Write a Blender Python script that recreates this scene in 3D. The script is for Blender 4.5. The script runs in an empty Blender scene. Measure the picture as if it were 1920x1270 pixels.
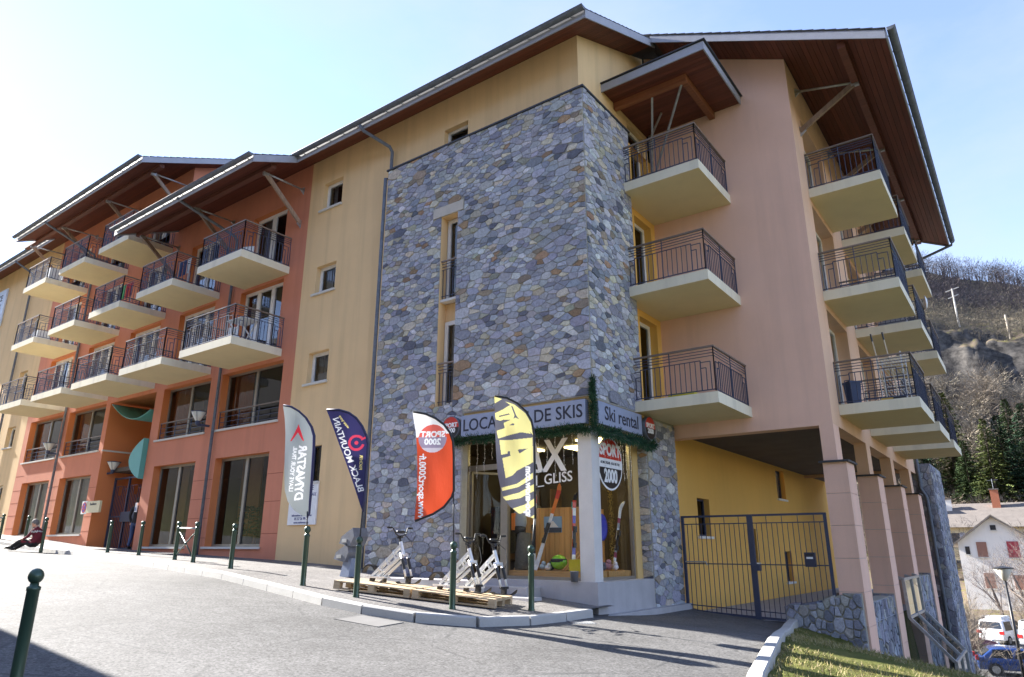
import bpy, bmesh, math, random
import numpy as np
from mathutils import Vector, Matrix, noise
random.seed(7)
S = bpy.context.scene
COL = S.collection
R_ = math.radians

# ------------------------------------------------------------------ camera, sky, sun, exposure
CAM = Vector((6.82, -12.0, 1.6))
YAW, PITCH, ROLL, FPX = R_(-36.3905), R_(17.0523), R_(.1628), 1287.26
fwd = Vector((math.sin(YAW)*math.cos(PITCH), math.cos(YAW)*math.cos(PITCH), math.sin(PITCH)))
r0 = Vector((math.cos(YAW), -math.sin(YAW), 0)); u0 = r0.cross(fwd)
rt = r0*math.cos(ROLL) + u0*math.sin(ROLL); up = u0*math.cos(ROLL) - r0*math.sin(ROLL)
cd = bpy.data.cameras.new('camera'); cam = bpy.data.objects.new('camera', cd); COL.objects.link(cam)
cd.sensor_width = 36; cd.sensor_fit = 'HORIZONTAL'; cd.lens = FPX/1920*36; cd.clip_start = .1; cd.clip_end = 3000
M = Matrix((rt, up, -fwd)).transposed().to_4x4(); M.translation = CAM; cam.matrix_world = M
S.camera = cam

SUN_EL = R_(30); SUN_S = Vector((-1, -.065, 0)).normalized()
W = bpy.data.worlds.new('World'); S.world = W; W.use_nodes = True
nt = W.node_tree; nt.nodes.clear()
def N(t, typ, **k):
    n = t.nodes.new(typ)
    for a, v in k.items():
        if a.startswith('i_'): n.inputs[int(a[2:])].default_value = v
        else: setattr(n, a, v)
    return n
sky = N(nt, 'ShaderNodeTexSky', sky_type='NISHITA', sun_disc=False, sun_elevation=SUN_EL,
        sun_rotation=math.atan2(SUN_S.x, SUN_S.y), altitude=720, air_density=1.0, dust_density=.08, ozone_density=2.0)
tcw = N(nt, 'ShaderNodeTexCoord'); mpw = N(nt, 'ShaderNodeMapping'); mpw.inputs['Scale'].default_value = (1.0, 1.0, 2.3); mpw.inputs['Location'].default_value = (.35, .2, .1)
nzw = N(nt, 'ShaderNodeTexNoise'); nzw.inputs['Scale'].default_value = 1.9; nzw.inputs['Detail'].default_value = 7; nzw.inputs['Roughness'].default_value = .58
rmw = N(nt, 'ShaderNodeMapRange'); rmw.inputs[1].default_value = .46; rmw.inputs[2].default_value = .85; rmw.inputs[3].default_value = .10; rmw.inputs[4].default_value = .85
mxw = N(nt, 'ShaderNodeMix', data_type='RGBA'); mxw.inputs[7].default_value = (1.75, 1.92, 2.2, 1)
bgw = N(nt, 'ShaderNodeBackground'); bgw.inputs[1].default_value = .092
ow = N(nt, 'ShaderNodeOutputWorld')
L = nt.links.new
L(tcw.outputs['Generated'], mpw.inputs[0]); L(mpw.outputs[0], nzw.inputs['Vector']); L(nzw.outputs[0], rmw.inputs[0])
tnt = N(nt, 'ShaderNodeMix', data_type='RGBA', blend_type='MULTIPLY'); tnt.inputs[0].default_value = 1; tnt.inputs[7].default_value = (1.03, .93, 1.0, 1); L(sky.outputs[0], tnt.inputs[6])
L(rmw.outputs[0], mxw.inputs[0]); L(tnt.outputs[2], mxw.inputs[6]); L(mxw.outputs[2], bgw.inputs[0]); L(bgw.outputs[0], ow.inputs[0])
sd = bpy.data.lights.new('sun', 'SUN'); sd.energy = 4.5; sd.angle = R_(.53); sd.color = (1, .955, .88)
sun = bpy.data.objects.new('sun', sd); COL.objects.link(sun); sun.location = (-40, -5, 60)
sv = Vector((SUN_S.x*math.cos(SUN_EL), SUN_S.y*math.cos(SUN_EL), math.sin(SUN_EL)))
sun.rotation_euler = sv.to_track_quat('Z', 'Y').to_euler()
S.view_settings.view_transform = 'Standard'; S.view_settings.look = 'None'; S.view_settings.exposure = 2.42; S.view_settings.gamma = 1
S.view_settings.use_curve_mapping = False
S.render.engine = 'CYCLES'

# ------------------------------------------------------------------ mesh helpers
class MB:
    def __init__(s): s.v = []; s.f = []; s.m = []; s.c = []
    def add(s, vs, fs, m=0, c=None):
        o = len(s.v); s.v += [tuple(p) for p in vs]
        for f in fs: s.f.append(tuple(i+o for i in f)); s.m.append(m); s.c.append(c)
        return s
    def quad(s, a, b, c_, d, m=0, c=None): return s.add([a, b, c_, d], [(0, 1, 2, 3)], m, c)
    def box(s, x0, x1, y0, y1, z0, z1, m=0, c=None):
        return s.add([(x0,y0,z0),(x1,y0,z0),(x1,y1,z0),(x0,y1,z0),(x0,y0,z1),(x1,y0,z1),(x1,y1,z1),(x0,y1,z1)],
                     [(0,3,2,1),(4,5,6,7),(0,1,5,4),(1,2,6,5),(2,3,7,6),(3,0,4,7)], m, c)
    def bar(s, a, b, w, h, upv=(0,0,1), m=0, c=None):          # rectangular bar from a to b, w across, h along upv
        a, b = Vector(a), Vector(b); d = (b-a).normalized(); u = Vector(upv)
        sd_ = d.cross(u)
        if sd_.length < 1e-4: u = Vector((1,0,0)); sd_ = d.cross(u)
        sd_.normalize(); u = sd_.cross(d).normalized(); x = sd_*w/2; y = u*h/2
        vs = [a-x-y, a+x-y, a+x+y, a-x+y, b-x-y, b+x-y, b+x+y, b-x+y]
        return s.add(vs, [(0,1,2,3),(7,6,5,4),(0,4,5,1),(1,5,6,2),(2,6,7,3),(3,7,4,0)], m, c)
    def tube(s, pts, r, n=8, m=0, c=None, cap=True):
        pts = [Vector(p) for p in pts]; rs = r if isinstance(r, (list, tuple)) else [r]*len(pts)
        o = len(s.v); prev = None
        for i, p in enumerate(pts):
            d = (pts[min(i+1, len(pts)-1)] - pts[max(i-1, 0)]).normalized()
            ref = prev if prev is not None else (Vector((0,0,1)) if abs(d.z) < .9 else Vector((1,0,0)))
            x = ref - d*ref.dot(d)
            if x.length < 1e-5: x = d.orthogonal()
            x.normalize(); y = d.cross(x); prev = x
            for k in range(n):
                t = 2*math.pi*k/n; s.v.append(tuple(p + (x*math.cos(t)+y*math.sin(t))*rs[i]))
        for i in range(len(pts)-1):
            for k in range(n):
                a = o+i*n+k; b = o+i*n+(k+1) % n
                s.f.append((a, b, b+n, a+n)); s.m.append(m); s.c.append(c)
        if cap:
            s.f.append(tuple(o+k for k in range(n))[::-1]); s.m.append(m); s.c.append(c)
            e = o+(len(pts)-1)*n; s.f.append(tuple(e+k for k in range(n))); s.m.append(m); s.c.append(c)
        return s
    def lathe(s, prof, ctr=(0,0,0), n=16, m=0, c=None, axis='z'):
        o = len(s.v); cx, cy, cz = ctr
        for r, z in prof:
            for k in range(n):
                t = 2*math.pi*k/n; p = (r*math.cos(t), r*math.sin(t), z)
                if axis == 'x': p = (p[2], p[0], p[1])
                if axis == 'y': p = (p[0], p[2], p[1])
                s.v.append((cx+p[0], cy+p[1], cz+p[2]))
        for i in range(len(prof)-1):
            for k in range(n):
                a = o+i*n+k; b = o+i*n+(k+1) % n
                s.f.append((a, b, b+n, a+n)); s.m.append(m); s.c.append(c)
        s.f.append(tuple(o+k for k in range(n))[::-1]); s.m.append(m); s.c.append(c)
        e = o+(len(prof)-1)*n; s.f.append(tuple(e+k for k in range(n))); s.m.append(m); s.c.append(c)
        return s
    def sphere(s, ctr, r, n=12, m=0, c=None, sc=(1,1,1)):
        pr = [(max(r*math.sin(math.pi*i/n*1.0), 1e-4), -r*math.cos(math.pi*i/n)) for i in range(n+1)]
        t = MB().lathe(pr, (0,0,0), n+2, m, c)
        return s.add([(ctr[0]+v[0]*sc[0], ctr[1]+v[1]*sc[1], ctr[2]+v[2]*sc[2]) for v in t.v], t.f, m, c)
    def prism(s, poly, a, b, fn, m=0, c=None):                  # poly 2D, extruded from a to b; fn(p, q, d) -> xyz
        n = len(poly); vs = [fn(p, q, a) for p, q in poly] + [fn(p, q, b) for p, q in poly]
        fs = [tuple(range(n))[::-1], tuple(range(n, 2*n))] + [(i, (i+1) % n, (i+1) % n+n, i+n) for i in range(n)]
        return s.add(vs, fs, m, c)
    def join(s, o, mtx=None, m=None):
        vs = [tuple(mtx @ Vector(v)) for v in o.v] if mtx else o.v
        k = len(s.v); s.v += vs
        for f, mm, cc in zip(o.f, o.m, o.c): s.f.append(tuple(i+k for i in f)); s.m.append(mm if m is None else m); s.c.append(cc)
        return s
    def mesh(s, name, mats, smooth=False):
        me = bpy.data.meshes.new(name); me.from_pydata(s.v, [], s.f)
        mats = mats if isinstance(mats, (list, tuple)) else [mats]
        for m in mats: me.materials.append(m)
        if len(mats) > 1: me.polygons.foreach_set('material_index', [min(i, len(mats)-1) for i in s.m])
        if any(c is not None for c in s.c):
            at = me.color_attributes.new('Col', 'FLOAT_COLOR', 'CORNER'); buf = []
            for f, c in zip(s.f, s.c): buf += list((c or (.5,.5,.5)) + (1,))*len(f)
            at.data.foreach_set('color', buf)
        if smooth: me.polygons.foreach_set('use_smooth', [True]*len(me.polygons))
        me.update(); return me
    def build(s, name, mats, parent=None, smooth=False, normals=False):
        me = s.mesh(name, mats, smooth)
        if normals:
            bm = bmesh.new(); bm.from_mesh(me); bmesh.ops.recalc_face_normals(bm, faces=bm.faces); bm.to_mesh(me); bm.free()
        return link(name, me, parent)
def link(name, me, parent=None, loc=None, rz=0):
    o = bpy.data.objects.new(name, me); COL.objects.link(o)
    if parent is not None: o.parent = parent
    if loc is not None: o.location = loc
    if rz: o.rotation_euler = (0, 0, rz)
    return o
def smooth_by_angle(o, ang=40):
    me = o.data; me.polygons.foreach_set('use_smooth', [True]*len(me.polygons))
    try: me.set_sharp_from_angle(angle=R_(ang))
    except Exception: pass
    return o
def tag(o, label, cat, group=None):
    o['label'] = label; o['category'] = cat
    if group: o['group'] = group
    return o
def struct(o, label=None):
    o['kind'] = 'structure'
    if label: o['label'] = label
    return o
def stuff(o, label=None, cat=None):
    o['kind'] = 'stuff'
    if label: o['label'] = label
    if cat: o['category'] = cat
    return o
def thing(name, label, cat, loc=(0,0,0), rz=0, group=None):
    o = bpy.data.objects.new(name, None); COL.objects.link(o); o.location = loc; o.rotation_euler = (0,0,rz); o.empty_display_size = .2
    return tag(o, label, cat, group)
def dup(root, loc, rz=0, label=None, scale=None):
    r = root.copy(); COL.objects.link(r); r.location = loc; r.rotation_euler = (0,0,rz)
    if scale: r.scale = scale
    if label: r['label'] = label
    for ch in list(root.children):
        c = ch.copy(); COL.objects.link(c); c.parent = r
        for g_ in ch.children:
            d = g_.copy(); COL.objects.link(d); d.parent = c
    return r
def bevel(o, w=.01, seg=1):
    bm = bmesh.new(); bm.from_mesh(o.data)
    bmesh.ops.bevel(bm, geom=[e for e in bm.edges if e.is_manifold and e.calc_face_angle(0) > .6], offset=w, segments=seg, affect='EDGES', profile=.5)
    bm.to_mesh(o.data); bm.free(); return o
_tc = {}
def text_mb(body, size=1.0, bold=0.0, align='CENTER', extrude=.002, shear=0, res=3, xs=1.0):
    k = (body, size, bold, align, extrude, shear, res, xs)
    if k not in _tc:
        cu = bpy.data.curves.new('lettering', 'FONT'); cu.body = body; cu.size = size; cu.offset = bold; cu.align_x = align; cu.align_y = 'CENTER'
        cu.extrude = extrude; cu.shear = shear; cu.resolution_u = res
        ob = bpy.data.objects.new('lettering', cu); COL.objects.link(ob)
        bpy.context.view_layer.update(); dg = bpy.context.evaluated_depsgraph_get()
        me = bpy.data.meshes.new_from_object(ob.evaluated_get(dg))
        mb = MB(); mb.add([(v.co.x*xs, v.co.y, v.co.z) for v in me.vertices], [tuple(p.vertices) for p in me.polygons])
        bpy.data.objects.remove(ob); bpy.data.meshes.remove(me); bpy.data.curves.remove(cu); _tc[k] = mb
    return _tc[k]
def put_text(mb, fn, m=0):                                       # fn(tx, ty, tz) -> xyz
    out = MB(); out.add([fn(*v) for v in mb.v], mb.f, m); return out

# ------------------------------------------------------------------ materials
def nodes(name):
    m = bpy.data.materials.new(name); m.use_nodes = True; t = m.node_tree; b = t.nodes['Principled BSDF']; return m, t, b
def ramp(t, fac, stops):
    r = N(t, 'ShaderNodeValToRGB'); e = r.color_ramp.elements
    while len(e) < len(stops): e.new(.5)
    for el, (p, c) in zip(e, stops): el.position = p; el.color = (*c, 1)
    t.links.new(fac, r.inputs[0]); return r.outputs[0]
def nz(t, vec, scale, detail=4, rough=.55, sc3=None):
    if sc3:
        mp = N(t, 'ShaderNodeMapping'); mp.inputs['Scale'].default_value = sc3; t.links.new(vec, mp.inputs[0]); vec = mp.outputs[0]
    n = N(t, 'ShaderNodeTexNoise'); n.inputs['Scale'].default_value = scale; n.inputs['Detail'].default_value = detail; n.inputs['Roughness'].default_value = rough
    t.links.new(vec, n.inputs['Vector']); return n.outputs[0]
def mul(c, k): return tuple(max(0, min(1, x*k)) for x in c)
def mixc(t, fac, a, b, mode='MIX'):
    n = N(t, 'ShaderNodeMix', data_type='RGBA', blend_type=mode)
    for i, v in ((0, fac), (6, a), (7, b)):
        if isinstance(v, bpy.types.NodeSocket): t.links.new(v, n.inputs[i])
        elif i == 0: n.inputs[0].default_value = v
        else: n.inputs[i].default_value = (*v, 1) if len(v) == 3 else v
    return n.outputs[2]
def bump(t, b, h, dist=.01, strength=.5):
    n = N(t, 'ShaderNodeBump'); n.inputs['Strength'].default_value = strength; n.inputs['Distance'].default_value = dist
    t.links.new(h, n.inputs['Height']); t.links.new(n.outputs[0], b.inputs['Normal'])
def surf(name, col, rough=.8, var=.12, scale=6, fine=60, bumpd=.004, bstr=.4, metal=0, spec=.4, streak=0, warm=None):
    m, t, b = nodes(name); tc = N(t, 'ShaderNodeTexCoord').outputs['Object']
    a = nz(t, tc, scale, 5, .6)
    c = ramp(t, a, [(.25, mul(col, 1-var)), (.75, mul(col, 1+var))])
    f = nz(t, tc, fine, 3, .6)
    c = mixc(t, .35, c, ramp(t, f, [(.3, mul(col, 1-var*1.3)), (.7, mul(col, 1+var*1.3))]))
    if streak:
        s_ = nz(t, tc, 1.0, 5, .6, (2.6, 2.6, .16))
        c = mixc(t, ramp(t, s_, [(.48, (0,0,0)), (.78, (streak,)*3)]), c, mul(warm or col, .62))
    t.links.new(c, b.inputs['Base Color']); b.inputs['Roughness'].default_value = rough; b.inputs['Metallic'].default_value = metal
    b.inputs['Specular IOR Level'].default_value = spec
    if bumpd: bump(t, b, f, bumpd, bstr)
    return m
def wood(name, col, rough=.55, axis='x', scale=1.0, var=.35):
    m, t, b = nodes(name); tc = N(t, 'ShaderNodeTexCoord').outputs['Object']
    sc = {'x': (.35, 7, 7), 'y': (7, .35, 7), 'z': (7, 7, .35)}[axis]
    a = nz(t, tc, 2.2*scale, 6, .65, sc)
    oi = N(t, 'ShaderNodeObjectInfo').outputs['Random']
    c = ramp(t, a, [(.25, mul(col, 1-var)), (.55, col), (.8, mul(col, 1+var))])
    rr = N(t, 'ShaderNodeMapRange'); rr.inputs[3].default_value = .78; rr.inputs[4].default_value = 1.2; t.links.new(oi, rr.inputs[0])
    hs = N(t, 'ShaderNodeHueSaturation'); t.links.new(rr.outputs[0], hs.inputs['Value']); t.links.new(c, hs.inputs['Color'])
    t.links.new(hs.outputs[0], b.inputs['Base Color']); b.inputs['Roughness'].default_value = rough
    bump(t, b, a, .003, .4); return m
def plain(name, col, rough=.5, metal=0, spec=.5, coat=0, var=.06):
    m, t, b = nodes(name); tc = N(t, 'ShaderNodeTexCoord').outputs['Object']
    a = nz(t, tc, 9, 4, .6)
    t.links.new(ramp(t, a, [(.3, mul(col, 1-var)), (.7, mul(col, 1+var))]), b.inputs['Base Color'])
    rr = N(t, 'ShaderNodeMapRange'); rr.inputs[3].default_value = max(.03, rough-.08); rr.inputs[4].default_value = min(1, rough+.08)
    t.links.new(a, rr.inputs[0]); t.links.new(rr.outputs[0], b.inputs['Roughness'])
    b.inputs['Metallic'].default_value = metal; b.inputs['Specular IOR Level'].default_value = spec; b.inputs['Coat Weight'].default_value = coat
    return m
def attr_mat(name, rough=.8, var=.25, scale=18, bumpd=.006, spec=.3, gain=1.0, fine=70):
    m, t, b = nodes(name); tc = N(t, 'ShaderNodeTexCoord').outputs['Object']
    at = N(t, 'ShaderNodeAttribute', attribute_name='Col').outputs['Color']
    a = nz(t, tc, scale, 6, .65); f = nz(t, tc, fine, 4, .6)
    v1 = ramp(t, a, [(.28, (1-var,)*3), (.5, (1-var*.35,)*3), (.72, (1.12,)*3)])
    c = mixc(t, 1.0, at, v1, 'MULTIPLY'); c = mixc(t, .5, c, mixc(t, 1.0, c, ramp(t, f, [(.35, (.55,)*3), (.65, (1.15,)*3)]), 'MULTIPLY'))
    if gain != 1: c = mixc(t, 1.0, c, (gain,)*3, 'MULTIPLY')
    t.links.new(c, b.inputs['Base Color']); b.inputs['Roughness'].default_value = rough; b.inputs['Specular IOR Level'].default_value = spec
    if bumpd: bump(t, b, a, bumpd, .7)
    return m
def glass(name, tint=(.75, .8, .82), refl=1.0, clear=.8):
    m = bpy.data.materials.new(name); m.use_nodes = True; t = m.node_tree; t.nodes.clear()
    o = N(t, 'ShaderNodeOutputMaterial'); g_ = N(t, 'ShaderNodeBsdfGlossy'); g_.inputs['Roughness'].default_value = .01; g_.inputs[0].default_value = (.95, .97, 1, 1)
    tr = N(t, 'ShaderNodeBsdfTransparent'); tr.inputs[0].default_value = (*mul(tint, clear/.8), 1)
    fr = N(t, 'ShaderNodeFresnel'); fr.inputs[0].default_value = 1.65; mx = N(t, 'ShaderNodeMixShader')
    ml = N(t, 'ShaderNodeMath', operation='MULTIPLY'); ml.inputs[1].default_value = refl*.6; ml.use_clamp = True
    t.links.new(fr.outputs[0], ml.inputs[0])
    t.links.new(ml.outputs[0], mx.inputs[0]); t.links.new(tr.outputs[0], mx.inputs[1]); t.links.new(g_.outputs[0], mx.inputs[2]); t.links.new(mx.outputs[0], o.inputs[0])
    tc = N(t, 'ShaderNodeTexCoord').outputs['Object']; bn = N(t, 'ShaderNodeBump'); bn.inputs['Strength'].default_value = .05; bn.inputs['Distance'].default_value = .02
    t.links.new(nz(t, tc, .8, 2), bn.inputs['Height']); t.links.new(bn.outputs[0], g_.inputs['Normal'])
    return m
def emis(name, col, s):
    m, t, b = nodes(name); b.inputs['Base Color'].default_value = (*col, 1); b.inputs['Emission Color'].default_value = (*col, 1); b.inputs['Emission Strength'].default_value = s; return m

OCHRE = surf('ochre_render', (.80, .56, .295), .9, .09, .7, 90, .003, .35, streak=.4)
YELLOW = surf('yellow_render', (.80, .47, .12), .9, .05, .7, 90, .003, .35, streak=.15)
PINK = surf('pink_render', (.83, .535, .41), .9, .08, .7, 90, .003, .35, streak=.3)
PEACH = surf('peach_render', (.76, .49, .33), .9, .08, .7, 90, .003, .35, streak=.3)
ORANGE = surf('terracotta_render', (.62, .235, .14), .88, .1, .8, 90, .003, .35, streak=.35)
ORANGE2 = surf('terracotta_reveal', (.62, .21, .075), .88, .06, .8, 90, .003, .3)
CREAM = surf('cream_concrete', (.76, .64, .38), .85, .06, 1.2, 80, .003, .3, streak=.12)
CREAMED = surf('pale_concrete_edge', (.78, .72, .56), .85, .08, 1.2, 80, .003, .3, streak=.55)
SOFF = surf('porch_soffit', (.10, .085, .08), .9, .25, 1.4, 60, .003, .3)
CONC = surf('concrete', (.40, .39, .40), .9, .16, 2.2, 70, .005, .5, streak=.35)
SILL = surf('sill_stone', (.62, .60, .55), .8, .1, 4, 80, .003, .3)
LINT = surf('lintel_stone', (.52, .47, .40), .85, .15, 5, 60, .006, .4)
ZINC = plain('zinc', (.15, .165, .195), .72, .08, spec=.25, var=.2)
FASC = surf('fascia_paint', (.36, .37, .42), .6, .14, 3.5, 50, .002, .3)
SLATE = surf('slate', (.045, .047, .055), .6, .3, 6, 50, .006, .4)
IRON = plain('dark_iron', (.045, .055, .10), .5, .1)
RAILW = wood('handrail_wood', (.22, .17, .14), .5, 'x')
SOFW = wood('soffit_wood', (.15, .043, .026), .6, 'x', 1.0, .3)
SOFY = wood('soffit_wood_lengthwise', (.15, .045, .027), .6, 'y', 1.0, .3)
BEAM = wood('beam_wood', (.30, .11, .05), .55, 'x')
PURL = wood('purlin_wood', (.15, .05, .03), .6, 'x')
STRUT = wood('weathered_strut', (.33, .23, .17), .7, 'z')
STEEL = plain('galvanised_steel', (.42, .43, .44), .42, .6, var=.2)
WHITE = plain('white_paint', (.78, .77, .74), .4)
ALU = plain('bronze_aluminium', (.30, .275, .235), .4, .5)
GLASS = glass('window_glass', (.62, .66, .68), 1.0, .75)
GLASSU = glass('upper_window_glass', (.7, .73, .75), 1.7, .75)
GLASSD = glass('dark_window_glass', (.45, .48, .5), 1.25, .6)
SHOPG = glass('shop_glass', (.8, .82, .82), .5, .9)
TEAL = surf('teal_metal', (.11, .36, .32), .5, .08, 2, 40, .001, .2)
DARK = plain('dark_interior', (.05, .042, .036), .9)
BLACK = plain('black_plastic', (.018, .018, .02), .45)
RUBBER = plain('black_rubber', (.02, .02, .02), .8)
GREEN = plain('bollard_green', (.035, .07, .045), .35, .3, coat=.2)
BGREEN = plain('bollard_band', (.32, .34, .33), .5, .3)
# ------------------------------------------------------------------ terrain
AX = [-400,-60,-30,-26,-22,-20,-10,-6.5,-3,0,1.6,3.2,7,15,40,400]
AZ = [9,3.4,2.0,1.8,1.52,1.45,1.15,1.0,.72,.46,.37,.29,.05,-.3,-1.2,-6]
GX = [-400,-60,-10,0,1.6,3.2,7]; GZ = [9,3.4,1.15,.30,.17,.08,.0]
def road_z(x, y):
    a = np.interp(x, AX, AZ); 
    if y <= -1.2 or x < -1: return float(a)
    b = np.interp(x, GX, GZ); t = min(1, (y+1.2)/4.2); t = t*t*(3-2*t)*min(1, x+1)
    return float(a*(1-t)+b*t)
KY = [-30,-12,-9,-8,-6.6,-5.6,-4.7,3.3,4.2]; KX = [60,40,16,9,6.1,5.0,4.3,2.5,2.35]
def verge_x(y): return float(np.interp(y, KY, KX))
BY = [-300,-160,-60,-16,-12,-5,0,4,10,17,25,66,76,90,110,128,140,150,175,215,260,420]
BZ = [110,85,30,.2,-.05,-.25,-.35,-.85,-2.7,-4.4,-5.0,-5.2,-4.6,-2,6,18,29,42,54,76,80,84]
def base_z(y): return float(np.interp(y, BY, BZ))
def terr(x, y):
    if y <= 4.0:
        vx = verge_x(y)
        if x <= vx: return road_z(x, y) - .07 + max(0, base_z(y)-.2 if y < -16 else 0)
        d = min(1, (x-vx)/5.0); d = d*(2-d) if y > 2 else d
        e = road_z(vx, y)+.03
        return e*(1-d) + min(e, base_z(y))*d + .03*noise.noise((x*1.7, y*1.7, 0))
    if x < 3.7 and y < 21.5: return -.02 if x > -.5 else road_z(x, 0)-.1
    b = base_z(y)
    if 21.5 <= y < 30 and x < 3.7:
        t = (y-21.5)/8.5; a = -.02 if x > -.5 else road_z(x, 0)-.1; b = a*(1-t)+b*t
    if x >= 3.7 and y < 17: b = min(b, terr_edge(x, y))
    if y > 100:
        q = min(1, (y-100)/40)
        b += q*(9*noise.noise((x*.016, y*.012, 3)) + 2.2*noise.noise((x*.07, y*.06, 1)))
        if 126 < y < 158: b += 2.6*noise.noise((x*.16, y*.2, 5)) + 1.6*abs(noise.noise((x*.4, y*.3, 8)))
        b += -.42*max(-35, min(35, x-3))*min(1, (y-100)/60)
    return b + .06*noise.noise((x*.9, y*.9, 0))
def terr_edge(x, y): return base_z(y) + .35*math.exp(-(x-3.7)*1.2)
def axis_lines(segs):
    out = []
    for a, b, st in segs: out += list(np.arange(a, b, st))
    return out + [segs[-1][1]]
XS = axis_lines([(-420,-60,30),(-60,-10,4),(-10,1.4,1),(1.4,9,.3),(9,20,1),(20,60,4),(60,420,30)])
YS = axis_lines([(-300,-16,14),(-16,-10,1),(-10,6,.3),(6,22,.6),(22,80,2),(80,122,3),(122,160,1.3),(160,230,4),(230,420,20)])
def rockgrass():
    m, t, b = nodes('hill_ground'); tc = N(t, 'ShaderNodeTexCoord').outputs['Object']; ge = N(t, 'ShaderNodeNewGeometry')
    sp = N(t, 'ShaderNodeSeparateXYZ'); t.links.new(ge.outputs['Normal'], sp.inputs[0])
    a = nz(t, tc, .35, 6, .65); f = nz(t, tc, 9, 5, .7); g_ = nz(t, tc, 1.6, 5, .6)
    grass = mixc(t, f, ramp(t, g_, [(.3, (.085, .095, .025)), (.55, (.16, .15, .05)), (.75, (.22, .17, .075))]), (.07, .085, .02))
    rock = mixc(t, ramp(t, nz(t, tc, .5, 10, .75, (1, .6, 1)), [(.38, (0,0,0)), (.68, (1,1,1))]), (.02, .019, .019), (.12, .11, .10))
    mr = N(t, 'ShaderNodeMath', operation='MULTIPLY_ADD'); mr.inputs[1].default_value = .35; t.links.new(a, mr.inputs[0]); t.links.new(sp.outputs[2], mr.inputs[2])
    st = ramp(t, mr.outputs[0], [(.93, (1,1,1)), (1.0, (0,0,0))])
    dead = mixc(t, f, (.09, .07, .055), (.16, .125, .09))
    yy = N(t, 'ShaderNodeSeparateXYZ'); t.links.new(tc, yy.inputs[0]); mr2 = N(t, 'ShaderNodeMapRange'); mr2.inputs[1].default_value = 8; mr2.inputs[2].default_value = 26; t.links.new(yy.outputs[1], mr2.inputs[0])
    c = mixc(t, mr2.outputs[0], grass, mixc(t, ramp(t, g_, [(.5, (0,0,0)), (.66, (1,1,1))]), dead, grass))
    far = N(t, 'ShaderNodeMapRange'); far.inputs[1].default_value = 100; far.inputs[2].default_value = 125; t.links.new(yy.outputs[1], far.inputs[0])
    c = mixc(t, mixc(t, 1.0, st, far.outputs[0], 'MULTIPLY'), c, rock)
    bk = N(t, 'ShaderNodeMapRange'); bk.inputs[1].default_value = -17; bk.inputs[2].default_value = -24; t.links.new(yy.outputs[1], bk.inputs[0])
    c = mixc(t, bk.outputs[0], c, mixc(t, nz(t, tc, .12, 7, .7), (.02, .02, .024), (.11, .095, .085)))
    t.links.new(c, b.inputs['Base Color']); b.inputs['Roughness'].default_value = .95; b.inputs['Specular IOR Level'].default_value = .1
    bump(t, b, f, .05, .6); return m
HILL = rockgrass()
mb = MB(); nx, ny = len(XS), len(YS)
mb.v = [(x, y, terr(x, y)) for y in YS for x in XS]
mb.f = [(j*nx+i, j*nx+i+1, (j+1)*nx+i+1, (j+1)*nx+i) for j in range(ny-1) for i in range(nx-1)]; mb.m = [0]*len(mb.f); mb.c = [None]*len(mb.f)
ground = struct(mb.build('ground', HILL, smooth=True), 'grass verge, car park and rocky hillside')

def asphalt(name, lo, hi, fine=120, tar=.25):
    m, t, b = nodes(name); tc = N(t, 'ShaderNodeTexCoord').outputs['Object']
    vo = N(t, 'ShaderNodeTexVoronoi'); vo.inputs['Scale'].default_value = fine; t.links.new(tc, vo.inputs['Vector'])
    n1 = nz(t, tc, fine*1.1, 3, .75); big = nz(t, tc, .45, 6, .6); mid = nz(t, tc, 3.2, 6, .65)
    c = mixc(t, vo.outputs['Color'], lo, hi); c = mixc(t, .5, c, ramp(t, n1, [(.38, lo), (.62, hi)]))
    c = mixc(t, 1.0, c, ramp(t, big, [(.3, (.66,)*3), (.5, (.95,)*3), (.7, (1.18,)*3)]), 'MULTIPLY')
    c = mixc(t, 1.0, c, ramp(t, mid, [(.3, (.82,)*3), (.7, (1.1,)*3)]), 'MULTIPLY')
    ck = N(t, 'ShaderNodeTexVoronoi', feature='DISTANCE_TO_EDGE'); ck.inputs['Scale'].default_value = .55
    mpp = N(t, 'ShaderNodeMapping'); t.links.new(tc, mpp.inputs[0]); ds = mixc(t, .12, mpp.outputs[0], N(t, 'ShaderNodeTexNoise').outputs['Color'])
    t.links.new(ds, ck.inputs['Vector'])
    crm = N(t, 'ShaderNodeMath', operation='MULTIPLY'); t.links.new(ramp(t, ck.outputs[0], [(.006, (1,1,1)), (.016, (0,0,0))]), crm.inputs[0]); t.links.new(ramp(t, mid, [(.46, (0,0,0)), (.56, (tar*3,)*3)]), crm.inputs[1])
    c = mixc(t, crm.outputs[0], c, (.05, .05, .05))
    t.links.new(c, b.inputs['Base Color']); b.inputs['Roughness'].default_value = .8; b.inputs['Specular IOR Level'].default_value = .3
    bump(t, b, n1, .006, .55); return m
ASPH = asphalt('road_asphalt', (.03, .029, .028), (.185, .18, .176), 34)
PAVE = asphalt('pavement_asphalt', (.035, .033, .032), (.29, .272, .26), 36)
rows = axis_lines([(-16,-9,.5),(-9,4.2,.3)]); ss = np.concatenate([np.linspace(0, .5, 16)[:-1], np.linspace(.5, 1, 46)])
mb = MB()
for y in rows:
    xr = verge_x(y)
    for s_ in ss:
        x = -60 + (xr+60)*s_; mb.v.append((x, y, road_z(x, y) + max(0, base_z(y)-.2 if y < -16 else 0)))
k = len(ss)
for j in range(len(rows)-1):
    for i in range(k-1): mb.f.append((j*k+i, j*k+i+1, (j+1)*k+i+1, (j+1)*k+i)); mb.m.append(0); mb.c.append(None)
road = struct(mb.build('road', ASPH, smooth=True), 'sunlit grey asphalt road')
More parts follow.
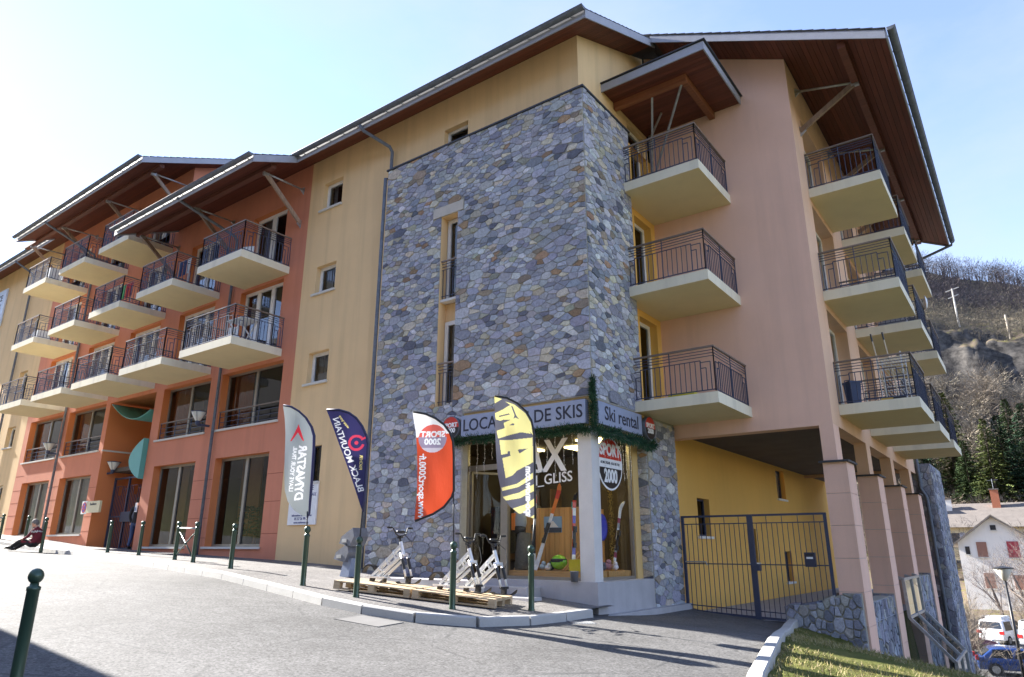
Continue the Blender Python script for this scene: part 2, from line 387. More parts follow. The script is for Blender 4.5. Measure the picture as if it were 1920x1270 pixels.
# car park sheet in the valley
mb = MB(); xs = np.arange(-30, 46, 4); ys = np.arange(30, 68, 3)
mb.v = [(x, y, base_z(y)+.1) for y in ys for x in xs]; k = len(xs)
mb.f = [(j*k+i, j*k+i+1, (j+1)*k+i+1, (j+1)*k+i) for j in range(len(ys)-1) for i in range(k-1)]; mb.m = [0]*len(mb.f); mb.c = [None]*len(mb.f)
struct(mb.build('car_park', asphalt('car_park_asphalt', (.06, .06, .06), (.16, .155, .15), 20)), 'asphalt car park below the building')

# pavement and kerb stones
KERB = [(-60,-1.5),(-45,-1.5),(-30,-1.55),(-22,-1.6),(-17.5,-1.9),(-14.92,-2.35),(-10.09,-3.14),(-6.4,-3.62),(-4.13,-3.9),(-2.69,-4.09),(-1.9,-4.06),(-.97,-3.86),(-.47,-3.58),(-.1,-3.14),(.12,-2.33),(.17,-1.37),(.12,-.32),(.1,.04)]
def resample(P, st):
    out = [Vector(P[0])]; acc = 0
    for a, b in zip(P, P[1:]):
        a, b = Vector(a), Vector(b); L_ = (b-a).length; d = st-acc
        while d <= L_: out.append(a+(b-a)*d/L_); d += st
        acc = L_-(d-st)
    return out
fine = resample(KERB, .25)
mb = MB()
for p in fine:
    top = road_z(p.x, p.y)+.128
    for f in (0, .25, .5, .75, 1):
        y = p.y+.08+(.34-p.y-.08)*f; mb.v.append((p.x-.02 if p.x > -.5 else p.x, y, road_z(p.x, min(y, -1.3))+.128))
for j in range(len(fine)-1):
    for i in range(4): mb.f.append((j*5+i, (j+1)*5+i, (j+1)*5+i+1, j*5+i+1)); mb.m.append(0); mb.c.append(None)
pavement = struct(mb.build('pavement', PAVE, smooth=True), 'speckled asphalt pavement in front of the building')
KSTONE = surf('kerb_stone', (.40, .39, .37), .85, .14, 2.5, 60, .006, .5)
ks = resample(KERB, .94)
for a, b in zip(ks, ks[1:]):
    if a.x < -32: continue
    d = (b-a); d3 = d.normalized(); nrm = Vector((d3.y, -d3.x)); a2 = a+d*.008; b2 = b-d*.008
    mb = MB(); vs = []
    for p in (a2, b2):
        z = road_z(p.x, p.y); jit = random.uniform(-.004, .004)
        for off, dz in ((.085, -.1), (.07, .115), (.05, .135), (-.075, .136), (-.085, -.1)):
            q = p+nrm*off; vs.append((q.x, q.y, z+dz+(jit if dz > 0 else 0)))
    mb.add(vs, [(0,1,6,5),(1,2,7,6),(2,3,8,7),(3,4,9,8),(4,0,5,9),(4,3,2,1,0),(5,6,7,8,9)])
    mb.build('kerb_stone', KSTONE, pavement, normals=True)
# verge kerb, right of the road
VK = [(2.4,4.0),(2.5,3.3),(4.3,-4.7),(5.0,-5.6),(6.1,-6.6),(9,-8),(16,-9)]
vk = resample(VK, 1.0)
for a, b in zip(vk, vk[1:]):
    d = b-a; d3 = d.normalized(); nrm = Vector((d3.y, -d3.x)); a2 = a+d*.006; b2 = b-d*.006; vs = []
    for p in (a2, b2):
        z = road_z(p.x, p.y)
        for off, dz in ((.09, -.2), (.09, .085), (.07, .10), (-.07, .10), (-.09, .085), (-.09, -.2)):
            q = p+nrm*off; vs.append((q.x, q.y, z+dz))
    MB().add(vs, [(0,1,7,6),(1,2,8,7),(2,3,9,8),(3,4,10,9),(4,5,11,10),(5,4,3,2,1,0),(6,7,8,9,10,11)]).build('kerb_stone', KSTONE, road, normals=True)
# grass tufts on the verge
TUFT = attr_mat('verge_grass', .8, .1, 8, 0, .2, 1.05)
mb = MB()
rnd = random.Random(3)
for i in range(26000):
    y = rnd.uniform(-9, 12); vx = verge_x(min(y, 4.0))
    if y > 4.0: x = rnd.uniform(3.95, 8)
    else: x = vx+.12+abs(rnd.gauss(0, 1.6))
    if 3.3 < y < 4.75 and x < 3.95: continue
    if noise.noise((x*.8, y*.8, 4)) < -.25: continue
    z = terr(x, y)-.01; h = rnd.uniform(.02, .075); a = rnd.uniform(0, 6.28); dx, dy = math.cos(a)*.006, math.sin(a)*.006; lx, ly = rnd.gauss(0, .04), rnd.gauss(0, .04)
    t = rnd.random(); c = (.11+.2*t, .14+.12*t, .035+.05*t) if rnd.random() < .5 else (.34, .28, .15)
    mb.add([(x-dx, y-dy, z), (x+dx, y+dy, z), (x+lx, y+ly, z+h)], [(0,1,2)], 0, c)
stuff(mb.build('verge_grass', TUFT), 'short winter grass on the sloping verge beside the stone wall', 'grass')
# ------------------------------------------------------------------ the apartment building
bld = thing('apartment_building', 'long apartment building with stone tower, terracotta wing, ochre and pink walls', 'building')
def ax(axis, pos, sgn=1):
    if axis == 'y': return lambda a, d, z: (a, pos+d, z)
    return lambda a, d, z: (pos-d*sgn, a, z)
def wall(name, m, axis, pos, a0, a1, z0, z1, holes=(), rev=.25, mrev=None, topfn=None, sgn=1):
    f = ax(axis, pos, sgn); A_ = sorted({a0, a1, *[v for h in holes for v in h[:2]]}); Z_ = sorted({z0, z1, *[v for h in holes for v in h[2:]]}); mb = MB()
    A_ = [v for v in A_ if a0 <= v <= a1]; Z_ = [v for v in Z_ if z0 <= v <= z1]
    for i in range(len(A_)-1):
        for j in range(len(Z_)-1):
            am, zm = (A_[i]+A_[i+1])/2, (Z_[j]+Z_[j+1])/2
            if any(h[0] < am < h[1] and h[2] < zm < h[3] for h in holes): continue
            zt0 = zt1 = Z_[j+1]
            if topfn and j == len(Z_)-2: zt0, zt1 = topfn(A_[i]), topfn(A_[i+1])
            q = [f(A_[i], 0, Z_[j]), f(A_[i+1], 0, Z_[j]), f(A_[i+1], 0, zt1), f(A_[i], 0, zt0)]
            mb.quad(*q)
    for h in holes:
        x0, x1, y0, y1 = h
        for p, q in (((x0,y0),(x0,y1)), ((x1,y1),(x1,y0)), ((x0,y1),(x1,y1)), ((x1,y0),(x0,y0))):
            mb.quad(f(p[0],0,p[1]), f(q[0],0,q[1]), f(q[0],rev,q[1]), f(p[0],rev,p[1]), 1)
    return mb.build(name, [m, mrev or m], bld, normals=False)
def window(axis, pos, a0, a1, z0, z1, leaves=2, fw=.06, fm=WHITE, gm=GLASS, name='window', inset=.18, sgn=1, sill=None, rail=0, ph=0, curtain=None, tr=0):
    f = ax(axis, pos, sgn); mb = MB(); d0, d1 = inset, inset+.07
    def bx(p0, p1, q0, q1, e0=d0, e1=d1, mb=mb, m=0):
        vs = [f(p, d, q) for d in (e0, e1) for q in (q0, q1) for p in (p0, p1)]
        mb.add(vs, [(0,1,3,2),(4,6,7,5),(0,4,5,1),(2,3,7,6),(0,2,6,4),(1,5,7,3)], m)
    bx(a0, a1, z0, z0+fw); bx(a0, a1, z1-fw, z1); bx(a0, a0+fw, z0+fw, z1-fw); bx(a1-fw, a1, z0+fw, z1-fw)
    w = (a1-a0)/leaves
    for i in range(1, leaves): bx(a0+w*i-fw*.8, a0+w*i+fw*.8, z0+fw, z1-fw, d0-.012, d1)
    if tr: bx(a0+fw, a1-fw, z1-tr-fw*.5, z1-tr+fw*.5)
    o = mb.build(name, fm, bld, normals=True)
    for i in range(leaves):
        g_ = MB(); g_.quad(f(a0+w*i+fw*.5, d0+.035, z0+fw*.5), f(a0+w*(i+1)-fw*.5, d0+.035, z0+fw*.5), f(a0+w*(i+1)-fw*.5, d0+.035, z1-fw*.5), f(a0+w*i+fw*.5, d0+.035, z1-fw*.5))
        g_.build('pane', gm, o)
    if sill:
        s_ = MB(); e = .12 if axis == 'y' else .1
        vs = [f(p, d, q) for d in (-.06, inset) for q in (z0-.06, z0+.004) for p in (a0-e, a1+e*.3)]
        s_.add(vs, [(0,1,3,2),(4,6,7,5),(0,4,5,1),(2,3,7,6),(0,2,6,4),(1,5,7,3)]); s_.build('sill', sill, o, normals=True)
    if rail:
        g_ = MB(); rd = .07
        for zz in [z0+.1, z0+rail*.42, z0+rail*.7]: g_.bar(f(a0, rd, zz), f(a1, rd, zz), .016, .016)
        for i in range(4): p = a0+.03+(a1-a0-.06)*i/3; g_.bar(f(p, rd, z0), f(p, rd, z0+rail), .022, .022)
        g_.build('guard_rail', IRON, o)
        MB().bar(f(a0-.04, rd, z0+rail), f(a1, rd, z0+rail), .05, .035).build('handrail', RAILW, o)
    if curtain:
        cm, c0, c1 = curtain; cb = MB(); n = int((c1-c0)/.035)
        for i in range(n):
            p, q = c0+(c1-c0)*i/n, c0+(c1-c0)*(i+1)/n; e0 = d1+.12+.035*math.sin(i*1.15); e1 = d1+.12+.035*math.sin((i+1)*1.15)
            cb.quad(f(p, e0, z0+.04), f(q, e1, z0+.04), f(q, e1, z1), f(p, e0, z1))
        cb.build('curtain', cm, o, smooth=True)
    return o
zA, zB, zC = 7.55, 10.32, 13.1
SOFZ = lambda y: 13.45+.463*(y+.5)
SOF2 = lambda y: 16.14+.463*(y+.5)
ORJ = plain('render_joint', (.30, .09, .05), .9)
CURT = plain('orange_curtain', (.42, .12, .03), .9); CURTW = plain('pale_curtain', (.50, .46, .43), .95)
# ochre strip between terracotta wing and stone tower
sw = [(-9.78,-8.86,11.9,12.84),(-9.78,-8.86,9.05,9.95),(-9.78,-8.86,6.22,7.17),(-9.3,-8.82,3.37,4.37)]
wall('ochre_wall', OCHRE, 'y', .3, -10.45, -6.3, .6, 13.84, sw)
for i, h in enumerate(sw[:3]): window('y', .3, *h, leaves=1, fw=.1, inset=.16, sill=SILL, gm=GLASSU, curtain=(CURTW, h[0]+.1, h[0]+.3+.15*i))
window('y', .3, *sw[3], leaves=1, fw=.04, fm=IRON, gm=GLASSD, inset=.12, sill=SILL)
uw = (-4.61,-3.75,12.0,12.8)
wall('ochre_wall', OCHRE, 'y', .3, -6.3, -.27, 11.85, 13.84, [uw]); window('y', .3, *uw, leaves=1, fw=.08, inset=.16)
wall('ochre_wall', OCHRE, 'x', -.27, .3, 4.12, 12.0, 13.84, [(2.85,3.85,12.0,12.78)], topfn=lambda y: SOFZ(y)+.02)
wall('yellow_wall', YELLOW, 'x', -.2, 2.0, 4.12, 4.4, 12.02, [(2.85,3.85,z,z+2.36 if z < 10 else 12.02) for z in (4.79, 7.56, 10.33)], rev=.3)
for z in (4.79, 7.56, 10.33): window('x', -.2, 2.85, 3.85, z, z+2.36 if z < 10 else 12.75, leaves=1, fw=.1, inset=.2, name='balcony_door')
# pink wall, facing the street, over the gateway
P_SOF = lambda x: 13.71-.48*(x-3.65)
wall('pink_wall', PINK, 'y', 4.09, -.2, 3.65, 4.22, 14.0, topfn=P_SOF)
mb = MB(); mb.quad((-.2,4.09,4.22),(3.36,4.09,4.22),(3.36,4.45,4.22),(-.2,4.45,4.22)); mb.quad((-.2,4.45,4.22),(3.36,4.45,4.22),(3.36,4.45,4.5),(-.2,4.45,4.5)); mb.build('beam', PEACH, bld)
ro = [(y0, y0+2.27, z, z+2.38) for y0 in (5.1, 8.85, 12.6) for z in (4.79, 7.57, 10.12)]
wall('side_wall', PEACH, 'x', 3.65, 4.09, 17.0, 4.24, 13.71, ro, rev=.38)
for h in ro: window('x', 3.65, *h, leaves=2, fw=.09, inset=.3, name='balcony_door', fm=WHITE, gm=GLASSU)
# porch under the pink block
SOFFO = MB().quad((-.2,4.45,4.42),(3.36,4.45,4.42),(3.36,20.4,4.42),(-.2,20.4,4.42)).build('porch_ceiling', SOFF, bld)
pw = [(13.1,14.1,3.3,4.31),(5.7,6.55,1.93,2.9),(9.5,10.3,1.22,2.22),(13.15,14.0,.56,1.55)]
wall('porch_wall', YELLOW, 'x', -.2, 4.0, 20.4, -.3, 4.44, pw, rev=.2)
for h in pw: window('x', -.2, *h, leaves=1, fw=.05, fm=IRON, gm=GLASSD, inset=.15, sill=WHITE)
MB().quad((-.3,3.9,.16),(3.8,3.9,.16),(3.8,20.4,.1),(-.3,20.4,.1)).build('porch_floor', CONC, bld)
# columns: pink panelled shaft, capping slab, slim upper post, beam
for i, y0 in enumerate((4.09, 7.72, 11.45, 15.17)):
    c = MB().box(3.36, 3.648, y0+.002, y0+.55, 3.44, 4.3).build('column', PEACH if i else PINK, bld)
    MB().box(3.28, 3.88, y0-.11, y0+.82, 3.40, 3.44).build('capping', SLATE, c)
    zt = 3.40; k = 0; bot = (-1.2, -1.8, -3.2, -4.6)[i]; fz = (.35, .62, -9, .9)[i]
    while zt > bot:
        zb = zt-.655; MB().box(3.345, 3.82, y0-.05, y0+.74, zb+.008, zt).build('panel', PINK, c)
        MB().box(3.36, 3.805, y0-.035, y0+.725, zb-.001, zb+.009).build('joint', CONC, c); zt = zb; k += 1
mb = MB(); mb.box(3.3, 3.646, 4.65, 17.0, 4.26, 4.43); mb.build('beam', PEACH, bld)
# terracotta wing
RX = [-11.15,-15.1,-18.88,-22.6,-26.5]; RC = [-19.15,-22.85,-26.7]
da = [(r-2.68, r-.3, zA, zA+2.44) for r in RX]; db = [(r-2.4, r-.45, zB, zB+2.4) for r in [-11.2,-15.2,-18.92,-22.65,-26.6]]
dc = [(r-2.4, r-.45, zC, zC+2.4) for r in RC]
dw = [(-14.31,-11.0,5.3,7.18),(-18.1,-15.0,5.3,7.18),(-26.0,-22.62,5.3,7.18),(-30.1,-26.65,5.3,7.18)]
dg_ = [(-14.12,-11.24,1.64,4.37),(-18.0,-15.3,1.64,4.37),(-25.75,-22.9,2.1,4.37),(-29.7,-26.8,2.1,4.37)]
void = (-22.25,-18.66,1.0,7.16)
wall('terracotta_wall', ORANGE, 'y', .3, -30.62, -10.45, .8, 13.83, da+db+dw+dg_+[void]+[(r-2.4, r-.45, zC, 13.83) for r in RC], .26, ORANGE2)
wall('terracotta_wall', ORANGE, 'y', .3, -30.62, -18.4, 13.83, 16.52, [(r-2.4, r-.45, 13.83, zC+2.4) for r in RC], .26, ORANGE2)
wall('terracotta_wall', ORANGE, 'x', -18.4, .3, 7, 13.4, 16.5, topfn=lambda y: SOF2(y)+.02)
wall('ochre_wall', OCHRE, 'y', .3, -46, -30.62, 1.0, 16.52, [(-32.9,-31.9,zz,zz+1.0) for zz in (3.4,6.2,9.0,11.9)]+[(-35.9,-34.9,zz,zz+1.0) for zz in (3.4,6.2)])
for zz in (3.4,6.2,9.0,11.9): window('y', .3, -32.9, -31.9, zz, zz+1, leaves=1, fw=.08, sill=SILL)
for zz in (3.4,6.2): window('y', .3, -35.9, -34.9, zz, zz+1, leaves=1, fw=.08, sill=SILL)
for i, h in enumerate(da): window('y', .3, *h, leaves=3, fw=.11, inset=.2, name='balcony_door', gm=GLASSU, curtain=(CURTW, h[0]+.12, h[0]+.12+.55*(i % 3+1)))
for i, h in enumerate(db+dc): window('y', .3, *h, leaves=2, fw=.13, inset=.2, name='balcony_door', gm=GLASSU, curtain=(CURTW, h[0]+.14, h[0]+.14+.4*(i % 3+1)))
for i, h in enumerate(dw): window('y', .3, *h, leaves=2, fw=.07, fm=ALU, gm=GLASS, inset=.24, sill=SILL, rail=.6, curtain=(CURT, h[0]+.1, h[0]+1.25))
for i, h in enumerate(dg_): window('y', .3, *h, leaves=2, fw=.08, fm=ALU, gm=GLASS, inset=.24, sill=SILL, curtain=(CURTW, h[0]+.1, h[1]-.9) if i > 1 else None)
# entrance recess: inner walls, vaulted teal canopies
mb = MB(); x0, x1, zt = -22.25, -18.66, 7.16
mb.quad((x0,.56,1),(x0,2.2,1),(x0,2.2,zt),(x0,.56,zt)); mb.quad((x1,2.2,1),(x1,.56,1),(x1,.56,zt),(x1,2.2,zt)); mb.quad((x0,2.2,1),(x1,2.2,1),(x1,2.2,zt),(x0,2.2,zt)); mb.quad((x0,.56,zt),(x0,2.2,zt),(x1,2.2,zt),(x1,.56,zt))
rec = mb.build('entrance_recess', ORANGE2, bld)
MB().box(x0, x0+.05, .26, 2.2, 5.24, 5.30).build('sill', SILL, rec)
mb = MB(); n = 14
for i in range(n):
    t0, t1 = i/n, (i+1)/n; f = lambda t: (x0+.35+(x1-x0-.4)*t, 7.12-.85*math.sin(math.pi*(t*.72+.02)))
    (a, za), (b, zb) = f(t0), f(t1); mb.add([(a,.2,za),(b,.2,zb),(b,2.1,zb),(a,2.1,za),(a,.2,za-.03),(b,.2,zb-.03),(b,2.1,zb-.03),(a,2.1,za-.03)], [(0,1,2,3),(7,6,5,4),(0,4,5,1),(3,2,6,7)])
mb.build('vault_canopy', TEAL, bld, smooth=False)
mb = MB(); n = 12                                                   # drum over the gate
pr = [(x1-.02-.9*math.sin(math.pi*i/n)**.8, 5.42-1.45*i/n) for i in range(n+1)]
mb.prism(pr+[(x1-.02, 3.97), (x1-.02, 5.42)], .12, 1.5, lambda p, q, d: (p, d, q)); mb.build('drum_canopy', TEAL, bld, normals=True)
# street entrance gate
mb = MB(); gx0, gx1, gy, gz0, gz1 = -22.2, -18.9, .95, 1.5, 4.25
for x in (gx0+.04, gx0+1.2, gx0+2.35, gx1-.04): mb.bar((x,gy,gz0), (x,gy,gz1), .07, .07)
for z in (gz0+.08, gz0+1.25, gz1-.05): mb.bar((gx0,gy,z), (gx1,gy,z), .05, .06)
for k in range(26):
    x = gx0+.1+k*.125; mb.bar((x,gy,gz0+.08), (x,gy,gz1-(.35 if k % 5 < 3 else .7)), .02, .02)
for k in range(5): mb.bar((gx0+.2+k*.6,gy,gz1-.35-.12*(k % 2)), (gx0+.65+k*.6,gy,gz1-.35-.12*(k % 2)), .02, .02)
gate_s = mb.build('entrance_gate', IRON, None); tag(gate_s, 'dark iron entrance gate in the terracotta recess under the teal drum', 'gate')
MB().box(gx0+.95, gx0+2.3, gy-.04, gy+.04, gz0+1.05, gz0+1.42).build('lock_panel', IRON, gate_s)
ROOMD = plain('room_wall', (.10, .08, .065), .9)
# joints scored in the render of the terracotta piers
for xa, xb, zs in ((-15.28,-14.14,(1.9,2.5,3.1,3.7)),(-11.22,-10.47,(2.0,2.9,3.7)),(-22.88,-22.27,(2.2,2.75,3.3,3.85)),(-26.78,-25.77,(2.4,2.95,3.5,4.05)),(-30.6,-29.72,(2.4,2.95,3.5,4.05,4.7))):
    for z in zs: MB().box(xa, xb, .296, .31, z, z+.014).build('joint', ORJ, bld)
# hidden shell: floors, partition, back and end walls
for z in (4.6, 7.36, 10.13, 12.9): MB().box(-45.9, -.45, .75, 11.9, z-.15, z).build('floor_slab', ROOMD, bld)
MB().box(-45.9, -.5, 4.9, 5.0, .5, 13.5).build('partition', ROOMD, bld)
for z in (7.36, 10.13, 12.9): MB().box(-.1, 3.1, 4.5, 16.9, z-.15, z).build('floor_slab', CREAM, bld)
MB().quad((1.2,4.3,4.6),(1.2,16.9,4.6),(1.2,16.9,13.7),(1.2,4.3,13.7)).build('partition', CREAM, bld)
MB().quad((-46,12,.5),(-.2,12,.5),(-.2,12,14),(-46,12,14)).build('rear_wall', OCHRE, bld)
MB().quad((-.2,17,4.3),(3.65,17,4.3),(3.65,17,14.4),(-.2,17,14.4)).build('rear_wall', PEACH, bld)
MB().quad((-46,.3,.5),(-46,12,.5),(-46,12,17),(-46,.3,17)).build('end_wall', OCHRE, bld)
MB().quad((-.2,4.2,4.42),(-.2,20,4.42),(-.2,20,14),(-.2,4.2,14)).build('inner_wall', YELLOW, bld)
# plinth tower behind the last column
ROUGHST = surf('rubble_render', (.27, .27, .31), .95, .35, 5, 26, .03, .9)
RB = MB().box(3.3, 4.12, 17.05, 20.4, -5.5, 4.6).build('rear_buttress', ROUGHST, bld)
MB().tube([(3.74,16.95,13),(3.74,16.95,3.7),(3.86,16.9,3.45),(3.88,16.9,3.3),(3.88,16.9,-5)], .06, 10).build('downpipe', ZINC, bld, smooth=True)

# ------------------------------------------------------------------ roofs
def slab(p, q, r, s_, th, m, name, par):                       # sloping slab through four soffit corners
    t = Vector((0,0,th)); P4 = [Vector(v) for v in (p, q, r, s_)]; mb = MB()
    mb.add(P4+[v+t for v in P4], [(3,2,1,0),(4,5,6,7),(0,1,5,4),(1,2,6,5),(2,3,7,6),(3,0,4,7)]); return mb.build(name, m, par)
def street_roof(x0, x1, ye, zf, nm='roof'):
    yr = 7.0; r = slab((x0,ye+.02,zf(ye)+.03),(x1,ye+.02,zf(ye)+.03),(x1,yr,zf(yr)+.03),(x0,yr,zf(yr)+.03), .16, SLATE, nm, bld)
    mb = MB(); n = int((yr-ye)/.24)
    for i in range(n):
        ya = ye-.03+i*.24; za = zf(ya)+.215; mb.add([(x0-.03,ya,za),(x1+.03,ya,za),(x1+.03,ya+.3,za+.115),(x0-.03,ya+.3,za+.115),(x0-.03,ya,za-.028),(x1+.03,ya,za-.028),(x1+.03,ya+.3,za+.09),(x0-.03,ya+.3,za+.09)],
               [(0,1,2,3),(7,6,5,4),(0,4,5,1),(1,5,6,2),(3,2,6,7),(0,3,7,4)])
    mb.build('slate_courses', SLATE, r)
    b = MB(); b.add([(x0,yr,zf(yr)+.2),(x1,yr,zf(yr)+.2),(x1,13,zf(yr)-2.5),(x0,13,zf(yr)-2.5)], [(0,1,2,3)]); b.build('rear_slope', SLATE, r)
    MB().box(x0, x1, ye-.035, ye-.005, zf(ye)-.06, zf(ye)+.17).build('fascia', FASC, r)
    g_ = MB(); gp = []
    for k in range(9):
        t = math.pi*k/8; gp.append((-.085*math.cos(t), -.085*math.sin(t)))
    yc, zc = ye-.13, zf(ye)+.17
    for (p, q), (p2, q2) in zip(gp, gp[1:]): g_.quad((x0-.05,yc+p,zc+q),(x1+.05,yc+p,zc+q),(x1+.05,yc+p2,zc+q2),(x0-.05,yc+p2,zc+q2))
    for x in (x0-.05, x1+.05): g_.add([(x,yc+p,zc+q) for p, q in gp], [tuple(range(9))])
    g_.tube([(x0-.05,yc-.085,zc),(x1+.05,yc-.085,zc)], .011, 6)
    for i in range(int((x1-x0)/.62)):
        x = x0+.3+i*.62; g_.tube([(x,yc+p*1.06,zc+q*1.06) for p, q in gp], .008, 5)
    g_.build('gutter', ZINC, r, smooth=True); return r
def planks_x(par, x0f, x1f, ya, yb, zf, m=SOFW):
    n = max(1, round((yb-ya)/.125))
    for i in range(n):
        y0, y1 = ya+(yb-ya)*i/n, ya+(yb-ya)*(i+1)/n-.007; x0, x1 = x0f(y0), x1f(y0)
        mb = MB(); mb.add([(x0,y0,zf(y0)),(x1,y0,zf(y0)),(x1,y1,zf(y1)),(x0,y1,zf(y1)),(x0,y0,zf(y0)+.026),(x1,y0,zf(y0)+.026),(x1,y1,zf(y1)+.026),(x0,y1,zf(y1)+.026)],
                          [(3,2,1,0),(4,5,6,7),(0,1,5,4),(1,2,6,5),(2,3,7,6),(3,0,4,7)])
        mb.build('soffit_plank', m, par)
r1 = street_roof(-10.2, .42, -.5, SOFZ)
planks_x(r1, lambda y: -10.2 if y < .3 else -.268, lambda y: .42, -.5, 3.3, SOFZ)
r2 = street_roof(-18.9, -10.2, -2.0, SOFZ); planks_x(r2, lambda y: -18.9, lambda y: -10.2, -2.0, .3, SOFZ)
r3 = street_roof(-29.6, -17.74, -2.0, SOF2); planks_x(r3, lambda y: -29.6 if y < .3 else -18.39, lambda y: -17.74, -2.0, 3.0, SOF2)
r4 = street_roof(-46.5, -29.6, -.5, SOF2); planks_x(r4, lambda y: -46.5, lambda y: -29.6, -.5, .3, SOF2)
def rake(par, x, ya, yb, zf, w=.03):
    MB().add([(x,ya,zf(ya)-.06),(x+w,ya,zf(ya)-.06),(x+w,yb,zf(yb)-.06),(x,yb,zf(yb)-.06),(x,ya,zf(ya)+.17),(x+w,ya,zf(ya)+.17),(x+w,yb,zf(yb)+.17),(x,yb,zf(yb)+.17)],
             [(3,2,1,0),(4,5,6,7),(0,1,5,4),(1,2,6,5),(2,3,7,6),(3,0,4,7)]).build('rake_fascia', FASC, par)
rake(r1, .421, -.53, 3.45, SOFZ); rake(r2, -10.199, -2.03, -.54, SOFZ); rake(r3, -17.739, -2.03, 6, SOF2)
rake(r2, -18.93, -2.03, .3, SOFZ); rake(r3, -29.63, -2.03, -.54, SOF2)
# pink block roof, falling to the right
pr_ = slab((.40,3.16,P_SOF(.4)+.03),(6.0,3.16,P_SOF(6.0)+.03),(6.0,16.8,P_SOF(6.0)+.03),(.40,16.8,P_SOF(.4)+.03), .16, SLATE, 'roof', bld)
slab((-4.5,7.2,P_SOF(-4.5)+.03),(.41,7.2,P_SOF(.41)+.03),(.41,16.8,P_SOF(.41)+.03),(-4.5,16.8,P_SOF(-4.5)+.03), .16, SLATE, 'roof_rear', pr_)
mb = MB(); n = 24
for i in range(n):
    xa = 6.03-i*.24; za = P_SOF(xa)+.215
    mb.add([(xa,3.1,za),(xa,16.85,za),(xa-.3,16.85,za+.12),(xa-.3,3.1,za+.12),(xa,3.1,za-.028),(xa,16.85,za-.028),(xa-.3,16.85,za+.095),(xa-.3,3.1,za+.095)], [(0,1,2,3),(7,6,5,4),(0,4,5,1),(1,5,6,2),(3,2,6,7),(0,3,7,4)])
mb.build('slate_courses', SLATE, pr_)
n = 43
for i in range(n):
    x1_, x0_ = 6.0-i*.13, 6.0-(i+1)*.13+.008
    yb = 16.8 if x0_ > 3.66 else 4.088
    if x0_ < .42: break
    mb = MB(); mb.add([(x0_,3.16,P_SOF(x0_)),(x1_,3.16,P_SOF(x1_)),(x1_,yb,P_SOF(x1_)),(x0_,yb,P_SOF(x0_)),(x0_,3.16,P_SOF(x0_)+.026),(x1_,3.16,P_SOF(x1_)+.026),(x1_,yb,P_SOF(x1_)+.026),(x0_,yb,P_SOF(x0_)+.026)],
                      [(3,2,1,0),(4,5,6,7),(0,1,5,4),(1,2,6,5),(2,3,7,6),(3,0,4,7)]); mb.build('soffit_plank', SOFY, pr_)
def rake_x(y, xa, xb):
    MB().add([(xa,y,P_SOF(xa)-.06),(xb,y,P_SOF(xb)-.06),(xb,y+.03,P_SOF(xb)-.06),(xa,y+.03,P_SOF(xa)-.06),(xa,y,P_SOF(xa)+.17),(xb,y,P_SOF(xb)+.17),(xb,y+.03,P_SOF(xb)+.17),(xa,y+.03,P_SOF(xa)+.17)],
             [(3,2,1,0),(4,5,6,7),(0,1,5,4),(1,2,6,5),(2,3,7,6),(3,0,4,7)]).build('rake_fascia', FASC, pr_)
rake_x(3.128, .45, 6.0); rake_x(16.8, .45, 6.0)
MB().box(6.002, 6.032, 3.14, 16.82, P_SOF(6)-.06, P_SOF(6)+.17).build('fascia', FASC, pr_)
g_ = MB(); gp = [(-.085*math.cos(math.pi*k/8), -.085*math.sin(math.pi*k/8)) for k in range(9)]; xc, zc = 6.13, P_SOF(6)+.17
for (p, q), (p2, q2) in zip(gp, gp[1:]): g_.quad((xc+p,3.08,zc+q),(xc+p,16.9,zc+q),(xc+p2,16.9,zc+q2),(xc+p2,3.08,zc+q2))
for y in (3.08, 16.9): g_.add([(xc+p,y,zc+q) for p, q in gp], [tuple(range(9))])
g_.tube([(xc+.085,3.08,zc),(xc+.085,16.9,zc)], .011, 6)
for i in range(22): g_.tube([(xc+p*1.06,3.4+i*.62,zc+q*1.06) for p, q in gp], .008, 5)
g_.build('gutter', ZINC, pr_, smooth=True)
MB().tube([(6.12,16.6,P_SOF(6)+.1),(6.1,16.7,P_SOF(6)-.05),(4.0,16.95,12.0),(3.76,16.95,11.8)], .05, 8).build('downpipe', ZINC, bld, smooth=True)
# purlins and brackets
def bracket(p_top, p_low, p_out, nrm):
    b = MB().tube([p_top, p_out], .032, 8).build('bracket_tie', STEEL, bld, smooth=True)
    MB().bar(p_low, p_out, .07, .13, nrm).build('strut', STRUT, b)
    n_ = Vector(nrm); w = Vector((0,0,1)).cross(n_)
    for p, h in ((p_top, .2), (p_low, .26)):
        p = Vector(p); MB().bar(p-Vector((0,0,h/2)), p+Vector((0,0,h/2)), .03, .05).build('wall_plate', STEEL, b)
        MB().add([p+w*.012+Vector((0,0,.12)), p+w*.012-Vector((0,0,.16)), p+w*.012+n_*.16-Vector((0,0,.02)), p-w*.012+Vector((0,0,.12)), p-w*.012-Vector((0,0,.16)), p-w*.012+n_*.16-Vector((0,0,.02))],
                 [(0,1,2),(5,4,3),(0,3,4,1),(1,4,5,2),(2,5,3,0)]).build('gusset', STEEL, b)
    o = Vector(p_out); MB().bar(o-n_*.1, o+n_*.08, .09, .18).build('end_shoe', STEEL, b)
for x in (-10.85,-14.85,-18.63): bracket((x,.3,12.98), (x,.3,11.75), (x,-1.16,12.94), (0,-1,0))
for x in (-18.65,-22.41,-26.7,-30.19): bracket((x,.3,15.72), (x,.3,14.45), (x,-1.16,15.64), (0,-1,0))
for y in (4.9, 8.6, 12.3, 16.2): bracket((3.65,y,13.2), (3.65,y,12.0), (5.08,y,12.86), (1,0,0))
MB().box(-18.9, -10.4, -1.28, -1.1, 12.95, SOFZ(-1.28)).build('purlin', PURL, r2)
